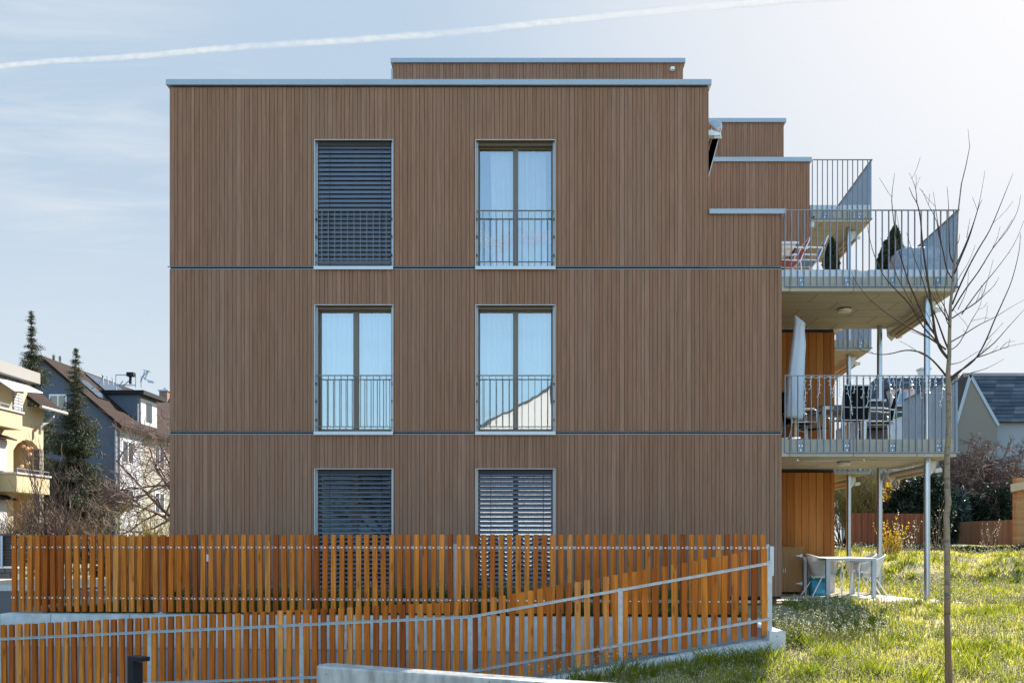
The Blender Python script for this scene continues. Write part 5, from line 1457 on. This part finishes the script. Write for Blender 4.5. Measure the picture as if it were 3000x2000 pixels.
def blossom_bush(name, label, base, h, n_st, seed, tw, bl, nb, spread=.5, size=.05):
    t = thing(name, label, 'shrub', base); rg = np.random.default_rng(seed); segs = []; tones = []; b = np.array(base, float)
    for s in range(n_st):
        a = rg.uniform(0, 6.28); q = b + np.array([math.cos(a), math.sin(a), 0]) * rg.uniform(0, .12) * h
        grow(rg, q, (math.cos(a) * rg.uniform(.02, spread), math.sin(a) * rg.uniform(.02, spread), 1), h * rg.uniform(.6, 1.05), .009, 1, segs, tones, 5, (2, 4), .35, .45, .07, .12, .0035)
    segs_mesh('stems', segs, tw, t, 3, tones); S = np.array([[*s[0], *s[1]] for s in segs])
    k = rg.integers(0, len(S), nb); u = rg.uniform(0, 1, (nb, 1)); C = S[k, :3] * (1 - u) + S[k, 3:] * u + rg.normal(0, .012, (nb, 3)); keep = C[:, 2] > b[2] + h * .12; C = C[keep]
    V, Fq, T = leaf_cloud(len(C), lambda g, n: (C, np.tile([0, 0, .5], (n, 1))), size, seed, .8); np_mesh('blossom', V, Fq, T, bl, t); return t


blossom_bush('forsythia', 'golden forsythia in flower beside the round dark bush', (xx(2622, 45.5), 45.5, .6), 2.75, 20, 91, M['twig_yel'], M['ochre'], 1700, .22, .12)
blossom_bush('forsythia', 'yellow flowering shrub with upright stems on the lawn between two posts', (xx(2612, 23.5), 23.5, .15), 1.05, 34, 92, M['twig_yel'], M['yellow'], 1500, .35, .036)
blossom_bush('flowering_shrub', 'sparse bare stemmed shrub with pale yellow buds beside the yellow forsythia', (xx(2655, 24), 24, .15), 1.25, 14, 93, M['twig_pale'], M['petal'], 260, .5, .034)
blossom_bush('flowering_shrub', 'thin pale weed stalks in front of the dark fence', (xx(2752, 27), 27, .3), 1.5, 7, 94, M['twig_pale'], M['petal'], 60, .3, .03)
blossom_bush('flowering_shrub', 'thin dry weed stalks in front of the long brown fence', (xx(2905, 27), 27, .35), 1.25, 8, 95, M['twig_pale'], M['petal'], 90, .3, .03)
for i, (px, d, h, m_, lab) in enumerate(((2470, 52, 5.2, 'twig', 'bare shrub thicket half hidden behind the rear post'), (2520, 50, 4.6, 'twig_yel', 'yellow green twiggy shrub behind the reddish fence'), (2568, 51, 5.0, 'twig_pale', 'pale twiggy shrub between the rear posts'), (2620, 53, 4.8, 'twig_red', 'purplish twiggy shrub behind the forsythia'))):
    bare_tree('bare_shrub', lab, 'shrub', (xx(px, d), d, .4), h, .04, 2, 100 + i, M[m_], kids_=(6, 8), stems=20, spread=.5, up=.14, rmin=.011, group='bare shrubs behind the far fence')
bare_tree('bare_tree', 'wide bare tree with a haze of brown twigs before the slate roofed house', 'tree', (xx(2862, 51), 51, .5), 7.3, .15, 4, 120, M['twig_red'], kids_=(5, 6), spread=.95, up=.1, wob=.2, trunk_h=.22, rmin=.012)
bare_tree('bare_tree', 'smaller bare twiggy tree above the timber shed roof', 'tree', (xx(2985, 52), 52, .5), 6.2, .11, 4, 121, M['twig_red'], kids_=(5, 5), spread=.9, up=.1, wob=.2, trunk_h=.22, rmin=.012)


def tiled_slope(mb, p0, p1, q1, q0, rows, th=.05):
    """overlapping courses from the eave (p0-p1) up to the ridge (q0-q1)"""
    p0, p1, q0, q1 = map(Vector, (p0, p1, q0, q1)); nrm = (p1 - p0).cross(q0 - p0).normalized()
    if nrm.z < 0: nrm = -nrm
    rr = random.Random(rows)
    for i in range(rows):
        u, v = i / rows, (i + 1.08) / rows; a, b, c, d = p0.lerp(q0, u), p1.lerp(q1, u), p1.lerp(q1, min(1, v)), p0.lerp(q0, min(1, v)); o = nrm * th; m = max(4, int((b - a).length / 1.1)); s0 = 0
        for k in range(m):
            s1 = (k + 1) / m; t = rr.random(); A, B_, C_, D_ = a.lerp(b, s0), a.lerp(b, s1), d.lerp(c, s1), d.lerp(c, s0)
            mb.add([A + o, B_ + o, C_, D_, A - o * .2, B_ - o * .2], [(0, 1, 2, 3), (4, 5, 1, 0)], t); s0 = s1


M['slate'] = mat('grey_slate_tile', [(.040, .049, .068), (.054, .063, .083), (.072, .082, .102), (.12, .13, .15)], .8, spec=.15, grain=(1.5, 1.5, 1.5), gamt=.25)
wh = thing('slate_roofed_house', 'white house with a blue grey slate roof and a steep front gable', 'house', (30, 60, 0))
D = 56.0; zr, zev = zz(1092, 58.6), zz(1238, D)
mb = MB(); tiled_slope(mb, (xx(2776, D), D - .4, zev), (xx(3250, D), D - .4, zev), (xx(3250, 58.6) + 1, 58.6, zr), (xx(2776, 58.6) + 1., 58.6, zr), 13)
mb.quad((xx(2776, D), D + 6, zev), (xx(3250, D), D + 6, zev), (xx(3250, 58.6) + 1, 58.6, zr), (xx(2776, 58.6) + 1., 58.6, zr)); mb.build('roof', M['slate'], wh)
mb = MB(); mb.box(xx(2790, D), xx(3230, D), D, D + 5.6, 0, zev); mb.build('wall', mat('cool_white_render', (.26, .27, .29), .9), wh)
ap, fl_, fr_ = at(2842, 1097, D - 1.2), at(2794, 1262, D - 1.2), at(2922, 1240, D - 1.2)
mb = MB(); mb.extr([ap, fl_, Vector((fl_.x, fl_.y, 0)), Vector((fr_.x - .05, fr_.y, 0)), fr_], (0, 1.6, 0)); gw = mb.build('gable_wall', mat('taupe_render', (.19, .16, .13), .9), wh)
for (e, s) in ((fl_, -1), (fr_, 1)):
    mb = MB(); d_ = (e - ap); e2 = ap + d_ * 1.04; up_ = Vector((-d_.z, 0, d_.x)).normalized() * .10 * (1 if s < 0 else -1)
    mb.extr([ap + up_ * 0, e2, e2 + up_, ap + up_], (0, 5.5, 0)); r_ = mb.build('gable_roof', M['slate'], wh)
    mb = MB(); mb.extr([ap - up_ * .7, e2 - up_ * .7, e2 + up_ * 1.02, ap + up_ * 1.02], (0, -.06, 0)); mb.build('verge_board', M['alu'], wh)
for (pa, pb, pya, pyb) in ((2893, 2912, 1340, 1418), (2930, 2944, 1345, 1418), (2985, 2999, 1345, 1418)):
    mb = MB(); mb.box(xx(pa, D - 1.2), xx(pb, D - 1.2), D - 1.27 if pa < 2920 else D - .08, D - 1.2 if pa < 2920 else D, zz(pyb, D), zz(pya, D)); mb.build('window', M['dark_glass'], wh)
mh = thing('hipped_roof_house', 'farther house with a dark tiled hipped roof and a pink dormer', 'house', (27, 72, 0))
D = 70.0; zr, zev = zz(1106, 72), zz(1205, D)
mb = MB(); tiled_slope(mb, at(2520, 1205, D), at(2860, 1205, D), at(2860, 1106, 72), at(2566, 1106, 72), 10); mb.add([at(2520, 1205, D), at(2566, 1106, 72), (xx(2520, D), 76, zev)], [(0, 1, 2)], .4); mb.build('roof', M['slate'], mh)
mb = MB(); mb.box(xx(2530, D), xx(2860, D), D + .4, 75, 0, zev); mb.build('wall', M['white_wall'], mh)
a, b = at(2612, 1190, D), at(2684, 1138, D); mb = MB(); mb.box(a.x, b.x, D, 74, a.z, b.z); dm = mb.build('dormer', mat('pink_render', (.50, .38, .36), .9), mh)
mb = MB(); mb.box(a.x - .2, b.x + .2, D - .2, 74, b.z, b.z + .22); mb.build('dormer_roof', M['slate'], dm)
a, b = at(2626, 1183, D), at(2654, 1148, D); mb = MB(); mb.box(a.x, b.x, D - .05, D, a.z, b.z); mb.build('pane', mat('sky_blue_glass', (.10, .17, .28), .1, spec=.8), dm)
a = at(2728, 1076, 72); mb = MB(); mb.box(a.x - .35, a.x + .35, 73, 73.7, zr - 1.5, a.z); ck = mb.build('chimney', M['conc'], mh)
mb = MB(); mb.box(a.x - .42, a.x + .42, 72.9, 73.8, a.z, a.z + .15); mb.build('chimney_cap', M['galv'], ck)

# behind the camera: the house and tree that the panes mirror
M['oh_wall'] = mat('bright_white_render', (.74, .79, .86), .9)
oh = thing('white_gabled_house', 'white gabled house mirrored in a middle storey window', 'house', (9, -22, -1))
yb = -18.0; mb = MB(); ax_, az_ = 5.6, 11.6; mb.extr([(-3.4, yb, -1.5), (14.6, yb, -1.5), (14.6, yb, 5.6), (ax_, yb, az_), (-3.4, yb, 6.6)], (0, -12, 0)); mb.build('wall', M['oh_wall'], oh)
mb = MB()
for (ex, ez) in ((-3.7, 6.42), (15.0, 5.34)):
    mb.extr([(ax_, yb + .12, az_ + .02), (ex, yb + .12, ez + .02), (ex, yb + .12, ez + .16), (ax_, yb + .12, az_ + .17)], (0, -12.5, 0))
mb.build('roof', M['slate'], oh)
for (wx, wz) in ((1.2, 5.2), (5.0, 5.2), (1.2, 8.0), (4.6, 8.2), (9.5, 5.2)):
    mb = MB(); mb.box(wx, wx + 1.1, yb, yb + .04, wz, wz + 1.5); mb.build('window', M['dark_glass'], oh)
bare_tree('bare_tree', 'bare tree whose twigs are mirrored in the window panes', 'tree', (-7.2, -14, -1), 7.4, .16, 4, 131, M['twig'], kids_=(4, 5), spread=.9, rmin=.006)
# ------------------------------------------------------------------ lawn, weeds and flowers
GA = np.array(GV)[:, 2].reshape(len(gy), nx); GXA, GYA = np.array(gx), np.array(gy)


def gz(x, y):
    i = np.clip(np.searchsorted(GXA, x) - 1, 0, nx - 2); j = np.clip(np.searchsorted(GYA, y) - 1, 0, len(gy) - 2)
    u = (x - GXA[i]) / (GXA[i + 1] - GXA[i]); v = (y - GYA[j]) / (GYA[j + 1] - GYA[j])
    return (GA[j, i] * (1 - u) + GA[j, i + 1] * u) * (1 - v) + (GA[j + 1, i] * (1 - u) + GA[j + 1, i + 1] * u) * v


def yfa(x): return np.interp(x, [p.x for p in FF], [p.y for p in FF])


def patchy(x, y, s, seed):
    """smooth patches between 0 and 1"""
    r = np.random.default_rng(seed); a = np.zeros_like(x); am = 0
    for k in range(7):
        th = r.uniform(0, 6.28); f = s * r.uniform(.6, 2.6); p = r.uniform(0, 6.28); a += np.sin((x * math.cos(th) + y * math.sin(th)) * f + p + 1.3 * np.sin((x * math.sin(th) - y * math.cos(th)) * f * .7 + p)); am += 1
    return np.clip(.5 + a / am * .9, 0, 1)


def on_lawn(x, y):
    ok = np.where(y < 13.4, np.where(x < 3.26, (y < yfa(x) - .19) & (x > -1.2), True), x > 4.42)
    ok &= ~((x > 4.2) & (x < 7.45 - .3 * (y - 16.2)) & (y > 16.35) & (y < 18.95))            # patio
    ok &= ~((x > 3.2) & (x < 4.42) & (y > 15.9)); ok &= ~((y > 18.8) & (x < 6.6 + .076 * (y - 21)))
    return ok


def blades(x, y, h, w, lean, tone, rg, nseg=2):
    n = len(x); z = gz(x, y) - .01; a = rg.uniform(0, 6.283, n); ld = rg.uniform(0, 6.283, n); L = h * lean
    ax, ay = np.cos(a) * w / 2, np.sin(a) * w / 2; lx, ly = np.cos(ld) * L, np.sin(ld) * L
    V = np.zeros((n, 6, 3))
    for k, (f, ww) in enumerate(((0, 1.), (.55, .8), (1., .12))):
        cx_, cy_, cz_ = x + lx * f ** 2, y + ly * f ** 2, z + h * f * (1 - .25 * lean * f)
        V[:, 2 * k] = np.stack([cx_ - ax * ww, cy_ - ay * ww, cz_], 1); V[:, 2 * k + 1] = np.stack([cx_ + ax * ww, cy_ + ay * ww, cz_], 1)
    b = (np.arange(n) * 6)[:, None]; Fq = np.concatenate([b + np.array([[0, 1, 3, 2]]), b + np.array([[2, 3, 5, 4]])], 0)
    return V.reshape(-1, 3), Fq, np.tile(tone, 2)


def cat_mesh(parts):
    V, Fq, T, o = [], [], [], 0
    for v, f, t in parts: V.append(v); Fq.append(f + o); T.append(t); o += len(v)
    return np.concatenate(V), np.concatenate(Fq), np.concatenate(T)


rg = np.random.default_rng(2024); parts = []
for (n, ya_, yb_, hs, ws) in ((92000, 8.9, 12.5, 1.1, .010), (90000, 12.5, 17, 1.15, .012), (78000, 17, 24, 1.2, .016), (58000, 24, 40, 1.2, .026)):
    y = rg.uniform(ya_ ** .5, yb_ ** .5, n) ** 2; x = xx(1280 if ya_ < 12 else 2230, y) + rg.uniform(0, 1, n) * (xx(3250, y) - xx(1280 if ya_ < 12 else 2230, y))
    p1, p2 = patchy(x, y, 1.5, 1), patchy(x, y, 4.2, 2)
    keep = on_lawn(x, y) & (rg.uniform(0, 1, n) < .22 + .78 * p2 * p2); x, y, p1, p2 = x[keep], y[keep], p1[keep], p2[keep]; m = len(x)
    h = (.025 + .05 * p1 + .055 * p2 * p1) * rg.uniform(.5, 1.5, m) * hs; tone = np.clip(.94 - .74 * p1 + rg.normal(0, .2, m) + .16 * (1 - p2), 0, 1)
    parts.append(blades(x, y, h, ws * rg.uniform(.7, 1.3, m), rg.uniform(.2, .9, m), tone, rg))
# taller tussocks
nt_ = 700; ty = rg.uniform(9 ** .5, 30 ** .5, nt_) ** 2; tx = xx(1500, ty) + rg.uniform(0, 1, nt_) * (xx(3040, ty) - xx(1500, ty)); k_ = on_lawn(tx, ty); tx, ty = tx[k_], ty[k_]
fx = np.array([xx(1835, 11.35), xx(2065, 11.2), xx(2160, 11.0), xx(2330, 11.9), xx(2380, 9.9), xx(2700, 9.7), xx(2320, 12.6), xx(2850, 10.2), xx(2240, 11.0), xx(1700, 11.2), xx(2420, 10.9), xx(2560, 10.0)]); fy_ = np.array([11.35, 11.2, 11.0, 11.9, 9.9, 9.7, 12.6, 10.2, 11.0, 11.2, 10.9, 10.0])
for X, Y, big in ((tx, ty, 0), (fx, fy_, 1)):
    for q in range(len(X)):
        m = int(rg.integers(110, 150)) if big else int(rg.integers(18, 46)); s = .10 if big else rg.uniform(.03, .09); x = X[q] + rg.normal(0, s, m); y = Y[q] + rg.normal(0, s, m)
        ok = on_lawn(x, y); x, y = x[ok], y[ok]; m = len(x)
        if m: parts.append(blades(x, y, (rg.uniform(.14, .34, m) if big else rg.uniform(.08, .22, m)), (.008 + .0005 * Y[q]) * rg.uniform(.7, 1.2, m), rg.uniform(.3, .9, m), np.clip(rg.normal(.22 + .12 * rg.random(), .1, m), 0, 1), rg))
V, Fq, T = cat_mesh(parts); tag(np_mesh('grass', V, Fq, T, M['grass']), 'sunlit yellow green meadow grass on the lawn', None, None, 'stuff')
# shaded verge between the upper fence and the house
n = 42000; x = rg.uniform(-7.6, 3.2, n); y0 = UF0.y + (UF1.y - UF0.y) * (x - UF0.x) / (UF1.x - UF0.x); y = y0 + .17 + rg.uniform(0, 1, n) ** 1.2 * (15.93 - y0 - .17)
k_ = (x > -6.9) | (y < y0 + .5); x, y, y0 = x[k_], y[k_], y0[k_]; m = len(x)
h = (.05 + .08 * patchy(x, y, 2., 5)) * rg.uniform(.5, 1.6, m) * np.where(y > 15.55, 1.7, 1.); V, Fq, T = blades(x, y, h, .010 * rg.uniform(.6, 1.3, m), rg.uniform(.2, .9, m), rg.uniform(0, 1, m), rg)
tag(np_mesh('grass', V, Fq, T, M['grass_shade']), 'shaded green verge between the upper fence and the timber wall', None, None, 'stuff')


# shade on the slope before the far fences, painted in as dark blades
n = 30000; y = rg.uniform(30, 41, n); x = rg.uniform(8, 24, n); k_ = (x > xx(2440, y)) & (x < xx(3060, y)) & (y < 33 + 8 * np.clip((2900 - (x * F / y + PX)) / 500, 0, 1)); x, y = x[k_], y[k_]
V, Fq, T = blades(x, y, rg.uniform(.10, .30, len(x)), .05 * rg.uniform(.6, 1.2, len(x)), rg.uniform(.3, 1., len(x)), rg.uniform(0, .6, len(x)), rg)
tag(np_mesh('slope_shade', V, Fq, T, M['leaf_hedge']), 'dark blades standing in for the shade on the slope below the far slatted fences', None, None, 'stuff')


def weeds(x, y, hmin, hmax, nfl, size, rg):
    """thin stalks carrying clusters of tiny white flowers"""
    n = len(x); h = rg.uniform(hmin, hmax, n); z = gz(x, y); lx, ly = rg.normal(0, .18, n) * h, rg.normal(0, .18, n) * h; w = .0022 + .0002 * y
    a = rg.uniform(0, 3.14, n); S = np.stack([np.stack([x - w * np.cos(a), y - w * np.sin(a), z], 1), np.stack([x + w * np.cos(a), y + w * np.sin(a), z], 1), np.stack([x + lx + w * np.cos(a), y + ly, z + h], 1), np.stack([x + lx - w * np.cos(a), y + ly, z + h], 1)], 1).reshape(-1, 3)
    C = np.repeat(np.stack([x + lx, y + ly, z + h], 1), nfl, 0); m = len(C); dn = np.abs(rg.normal(0, 1, m)); C = C + np.stack([rg.normal(0, .014, m), rg.normal(0, .014, m), -.035 * dn * np.repeat(h, nfl) / .2], 1)
    V, Fq, T = leaf_cloud(m, lambda g, k: (C, g.normal(0, 1, (k, 3))), size, 7, .9)
    sz = np.repeat(np.repeat(.6 + .045 * y, nfl), 4)[:, None]; V = np.repeat(C, 4, 0) + (V - np.repeat(C, 4, 0)) * sz
    return (S, np.arange(4 * n).reshape(n, 4), rg.uniform(0, 1, n)), (V, Fq, T)


st_, fl = [], []
for (n, ya_, yb_, hm, hM) in ((17000, 8.9, 13.5, .03, .14), (8500, 13.5, 20, .05, .18), (2600, 20, 30, .10, .28)):
    y = rg.uniform(ya_ ** .5, yb_ ** .5, n) ** 2; pa = 1500 if ya_ < 12 else 2240; x = xx(pa, y) + rg.uniform(0, 1, n) * (xx(3050, y) - xx(pa, y)); p = patchy(x, y, 1.5, 11)
    k_ = on_lawn(x, y) & (rg.uniform(0, 1, n) < p ** 1.5 + .12); s, f = weeds(x[k_], y[k_], hm, hM, 4, .0085, rg); st_.append(s); fl.append(f)
n = 500; y = rg.uniform(11.6, 15.3, n); x = 3.3 + rg.uniform(0, 1, n) ** 1.5 * 1.6; k_ = on_lawn(x, y); s, f = weeds(x[k_], y[k_], .2, .38, 9, .012, rg); st_.append(s); fl.append(f)
n = 60; x = xx(rg.uniform(1440, 1840, n), 10.9); y = rg.uniform(10.5, 11.3, n); s, f = weeds(x, y, .22, .5, 7, .012, rg); st_.append(s); fl.append(f)
n = 900; x = rg.uniform(-6, 3.1, n); y = rg.uniform(15.4, 15.93, n); s, f = weeds(x, y, .12, .32, 5, .009, rg); st_.append(s); fl.append(f)
V, Fq, T = cat_mesh(st_); o_ = tag(np_mesh('wildflower_stems', V, Fq, T, M['stem']), 'thin dry stalks of the wildflowers in the meadow', None, None, 'stuff')
V, Fq, T = cat_mesh(fl); tag(np_mesh('wildflowers', V, Fq, T, M['petal']), 'tiny white wildflowers scattered through the meadow', None, None, 'stuff')

# ------------------------------------------------------------------ the young street tree
TD = 9.3


def tp(c, dy=0.): return at(2480 + c[0] / 1.9596, 360 + c[1] / 1.9596, TD + dy)


t = thing('young_tree', 'young bare street tree with a ringed trunk on the lawn before the balconies', 'tree', at(2780, 2150, TD))
tr = [(2781, 2170), (2780, 2080), (2780, 2000), (2777, 1900), (2775, 1800), (2775.5, 1700), (2774.7, 1600), (2774, 1548), (2772, 1513), (2776, 1490), (2778.5, 1470), (2775.5, 1440), (2774.5, 1407), (2774.6, 1325), (2778, 1290), (2780, 1244), (2779, 1170), (2778, 1109), (2777.4, 1094.7), (2781, 1043.7), (2782, 972), (2784.6, 895.7), (2792, 819), (2796, 768), (2802.5, 717), (2806.5, 625), (2816.7, 538.6), (2829.5, 487.6), (2841, 431), (2836, 378)]
rd = [.040, .037, .035, .032, .030, .029, .0285, .028, .029, .028, .0285, .027, .027, .026, .026, .0255, .024, .0235, .023, .020, .0165, .0145, .0125, .011, .009, .0068, .0055, .0045, .0032, .0015]
pts = [at(a, b, TD) for a, b in tr]
mb = MB(); mb.tube(pts[4:], rd[4:], 10); mb.build('trunk', M['bark'], t, smooth=True)
mb = MB(); mb.tube(pts[:5], rd[:5], 10); mb.build('trunk_base', M['bark_low'], t, smooth=True)
BR = [
    ([(582, 1350), (540, 1295), (512, 1220), (497, 1120), (478, 980), (455, 830), (437, 700), (425, 560), (408, 470), (380, 420), (360, 370)], .0135, .3),
    ([(405, 465), (397, 380), (375, 320), (360, 290)], .004, .38), ([(398, 375), (410, 340), (425, 310)], .003, .38), ([(398, 375), (400, 330), (399, 297)], .0025, .38),
    ([(512, 1220), (470, 1160), (420, 1060), (360, 920), (320, 800), (285, 660), (262, 480), (262, 400), (276, 290)], .0085, -.3),
    ([(585, 1300), (560, 1240), (520, 1130), (470, 1010), (430, 880), (385, 760), (345, 630)], .0085, .25),
    ([(590, 1140), (555, 1090), (505, 1010), (470, 940), (440, 840), (420, 760)], .006, -.2),
    ([(605, 890), (575, 840), (555, 740), (530, 640), (515, 560), (470, 470), (433, 385)], .0065, -.25),
    ([(612, 800), (592, 740), (588, 600), (586, 480), (577, 365)], .0068, .2),
    ([(545, 690), (522, 560), (510, 480), (498, 395)], .0042, -.25),
    ([(608, 1040), (640, 960), (700, 830), (760, 720), (820, 620), (880, 480), (920, 380), (956, 290)], .0082, .3),
    ([(618, 870), (650, 790), (700, 670), (735, 560), (760, 480), (780, 440)], .0072, -.2),
    ([(632, 810), (690, 680), (740, 540), (770, 420), (795, 275)], .005, .2),
    ([(605, 1122), (660, 1085), (740, 1035), (800, 980), (850, 930), (875, 885)], .006, -.2),
    ([(606, 1080), (680, 960), (760, 850), (840, 720), (920, 620), (980, 510), (1000, 415)], .0068, .35),
    ([(700, 1060), (775, 1000), (810, 900), (843, 785)], .004, -.2),
    ([(602, 1255), (680, 1210), (760, 1160), (860, 1110), (940, 1060), (1030, 1010)], .0058, .25),
    ([(590, 1470), (640, 1430), (700, 1390), (750, 1340), (800, 1250), (850, 1130), (900, 1020), (950, 900), (990, 740), (998, 630)], .0095, -.25),
    ([(750, 1345), (800, 1330), (880, 1300), (940, 1280), (1030, 1262)], .005, -.35),
    ([(588, 1490), (680, 1400), (760, 1335), (850, 1260), (930, 1170), (1030, 1060)], .0085, .3),
    ([(578, 1460), (530, 1400), (480, 1350), (420, 1315), (340, 1305), (250, 1325), (180, 1328), (100, 1310), (45, 1285)], .0095, .35),
    ([(480, 1348), (420, 1320), (360, 1280), (300, 1250)], .0045, .25),
    ([(570, 1300), (470, 1230), (380, 1185), (290, 1130), (190, 1060), (110, 985), (60, 920), (25, 850)], .0078, -.4),
    ([(540, 1275), (440, 1170), (360, 1040), (270, 945), (210, 870), (160, 760), (130, 650), (110, 540)], .0078, .4),
    ([(500, 1195), (420, 1110), (350, 990), (300, 900), (250, 770), (195, 660)], .006, -.35),
    ([(602, 1300), (650, 1260), (720, 1130), (770, 1040), (780, 930)], .0048, .3),
    ([(600, 1385), (660, 1370), (740, 1320), (810, 1290)], .004, -.15),
    ([(605, 1500), (700, 1440), (800, 1410), (905, 1355)], .006, .3),
    ([(596, 1150), (560, 1050), (520, 980), (508, 900), (500, 840)], .005, .15),
    ([(660, 1100), (760, 960), (860, 840), (960, 700), (1019, 560)], .005, -.4),
    ([(840, 715), (865, 660), (882, 595)], .003, .25), ([(690, 660), (700, 600), (710, 548)], .003, -.15), ([(640, 690), (648, 660), (650, 634)], .003, .05),
    ([(600, 1180), (570, 1120), (560, 1000), (570, 900), (575, 860)], .005, -.2), ([(320, 800), (300, 600), (285, 505)], .0035, -.35),
    ([(510, 1215), (500, 1190), (480, 1130), (440, 1060), (385, 1040)], .0045, .3), ([(470, 1232), (380, 1200), (345, 1185)], .003, -.3),
    ([(720, 1135), (790, 1120), (820, 1120)], .0025, .3), ([(800, 1250), (860, 1190), (898, 1147)], .003, -.3), ([(880, 1300), (920, 1260), (968, 1253)], .003, -.35),
    ([(640, 1070), (690, 960), (700, 850)], .0035, .1), ([(740, 1035), (760, 990), (775, 930)], .003, -.2), ([(605, 1000), (640, 900), (700, 800), (740, 700)], .004, .2),
]
rs = np.random.default_rng(31); segs = []
for c, r, dep in BR:
    n = len(c); P = [np.array(tp(q, dep * (i / (n - 1)) ** .8 * (1 if n > 3 else 1))) for i, q in enumerate(c)]; Q = []
    for i in range(n - 1):
        for k in range(3):
            u = k / 3; a, b, cc, d = P[max(0, i - 1)], P[i], P[i + 1], P[min(n - 1, i + 2)]
            Q.append(.5 * (2 * b + (cc - a) * u + (2 * a - 5 * b + 4 * cc - d) * u * u + (3 * b - a - 3 * cc + d) * u ** 3))
    Q.append(P[-1]); m = len(Q)
    for i in range(m - 1):
        r_k = r * 1.2; ra, rb2 = max(.0016, r_k * (1 - .84 * i / (m - 1))), max(.0016, r_k * (1 - .84 * (i + 1) / (m - 1))); segs.append((tuple(Q[i]), tuple(Q[i + 1]), ra, rb2))
        if rs.random() < .10 and i > 3 and i < m - 3:      # short side twigs
            dd = Q[i + 1] - Q[i]; dd /= np.linalg.norm(dd); o = rs.normal(0, 1, 3); o -= dd * o.dot(dd); o /= np.linalg.norm(o); e = Q[i]; v_ = dd * .75 + o * .65; L_ = rs.uniform(.05, .16)
            for _ in range(3): e2_ = e + v_ * L_ / 1.0 * .6; segs.append((tuple(e), tuple(e2_), .0021, .0016)); e = e2_; v_ = v_ + np.array([0, 0, .25]) + rs.normal(0, .12, 3)
        if rs.random() < .75 and i > 1:      # buds
            o = rs.normal(0, 1, 3); o[2] = abs(o[2]); o /= np.linalg.norm(o); e = Q[i] + o * (ra + .007); segs.append((tuple(Q[i]), tuple(e), .0028, .0012))
segs_mesh('branches', segs, M['twig'], t, 6)

# ------------------------------------------------------------------ vapour trail high over the roof
ct = MB(); rr = random.Random(8); D = 4200.0; pts = [(-500, 228), (-200, 212), (0, 194), (150, 179), (300, 172), (430, 163), (560, 150), (700, 138), (900, 126), (1100, 113), (1300, 98), (1500, 77), (1800, 45), (2100, 16), (2400, -8), (2700, -30)]
rings = []
for i in range(240):
    u = i / 239 * (len(pts) - 1); k = min(len(pts) - 2, int(u)); f = u - k; px = pts[k][0] + (pts[k + 1][0] - pts[k][0]) * f; py = pts[k][1] + (pts[k + 1][1] - pts[k][1]) * f
    c = at(px, py, D); w = (8.5 + 5 * (px + 500) / 3200) * D / F
    rings.append([(c.x + rr.uniform(-.25, .25) * w, c.y + w * math.sin(2 * math.pi * q / 14), c.z + w * math.cos(2 * math.pi * q / 14) * (1 + .22 * mnoise.noise((i * .35, q * .9, 1.))) + w * .25 * mnoise.noise((i * .18, 0, 5.))) for q in range(14)])
ct.loft(rings)
m = bpy.data.materials.new('vapour'); m.use_nodes = True; n_ = m.node_tree; n_.nodes.clear(); ou = n_.nodes.new('ShaderNodeOutputMaterial')
# ice mist: lit by the sun, thinning out to its ragged edges
df = n_.nodes.new('ShaderNodeBsdfDiffuse'); tl = n_.nodes.new('ShaderNodeBsdfTranslucent'); ms = n_.nodes.new('ShaderNodeMixShader'); n_.links.new(df.outputs[0], ms.inputs[1]); n_.links.new(tl.outputs[0], ms.inputs[2])
df.inputs[0].default_value = tl.inputs[0].default_value = (.42, .42, .42, 1)
lw = n_.nodes.new('ShaderNodeLayerWeight'); lw.inputs[0].default_value = .5
r1 = n_.nodes.new('ShaderNodeMapRange'); r1.interpolation_type = 'SMOOTHSTEP'; r1.inputs[1].default_value = .98; r1.inputs[2].default_value = .05; n_.links.new(lw.outputs['Facing'], r1.inputs[0])
f1 = noise_fac(n_, (.014, .014, .035), 1., 8, .7, .28, .66); mu = n_.nodes.new('ShaderNodeMath'); mu.operation = 'MULTIPLY'; n_.links.new(r1.outputs[0], mu.inputs[0]); n_.links.new(f1, mu.inputs[1])
m2 = n_.nodes.new('ShaderNodeMath'); m2.operation = 'MULTIPLY'; m2.inputs[1].default_value = .62; n_.links.new(mu.outputs[0], m2.inputs[0])
f2 = noise_fac(n_, (.0022, .0022, .0022), 1., 3, .6, .2, .6); m3 = n_.nodes.new('ShaderNodeMath'); m3.operation = 'MULTIPLY'; n_.links.new(m2.outputs[0], m3.inputs[0]); n_.links.new(f2, m3.inputs[1]); m2 = m3
tr_ = n_.nodes.new('ShaderNodeBsdfTransparent'); mx = n_.nodes.new('ShaderNodeMixShader'); n_.links.new(m2.outputs[0], mx.inputs[0]); n_.links.new(tr_.outputs[0], mx.inputs[1]); n_.links.new(ms.outputs[0], mx.inputs[2]); n_.links.new(mx.outputs[0], ou.inputs[0])
tag(ct.build('vapour_trail', m, smooth=True), 'long white vapour trail crossing the sky above the roof', 'vapour trail')
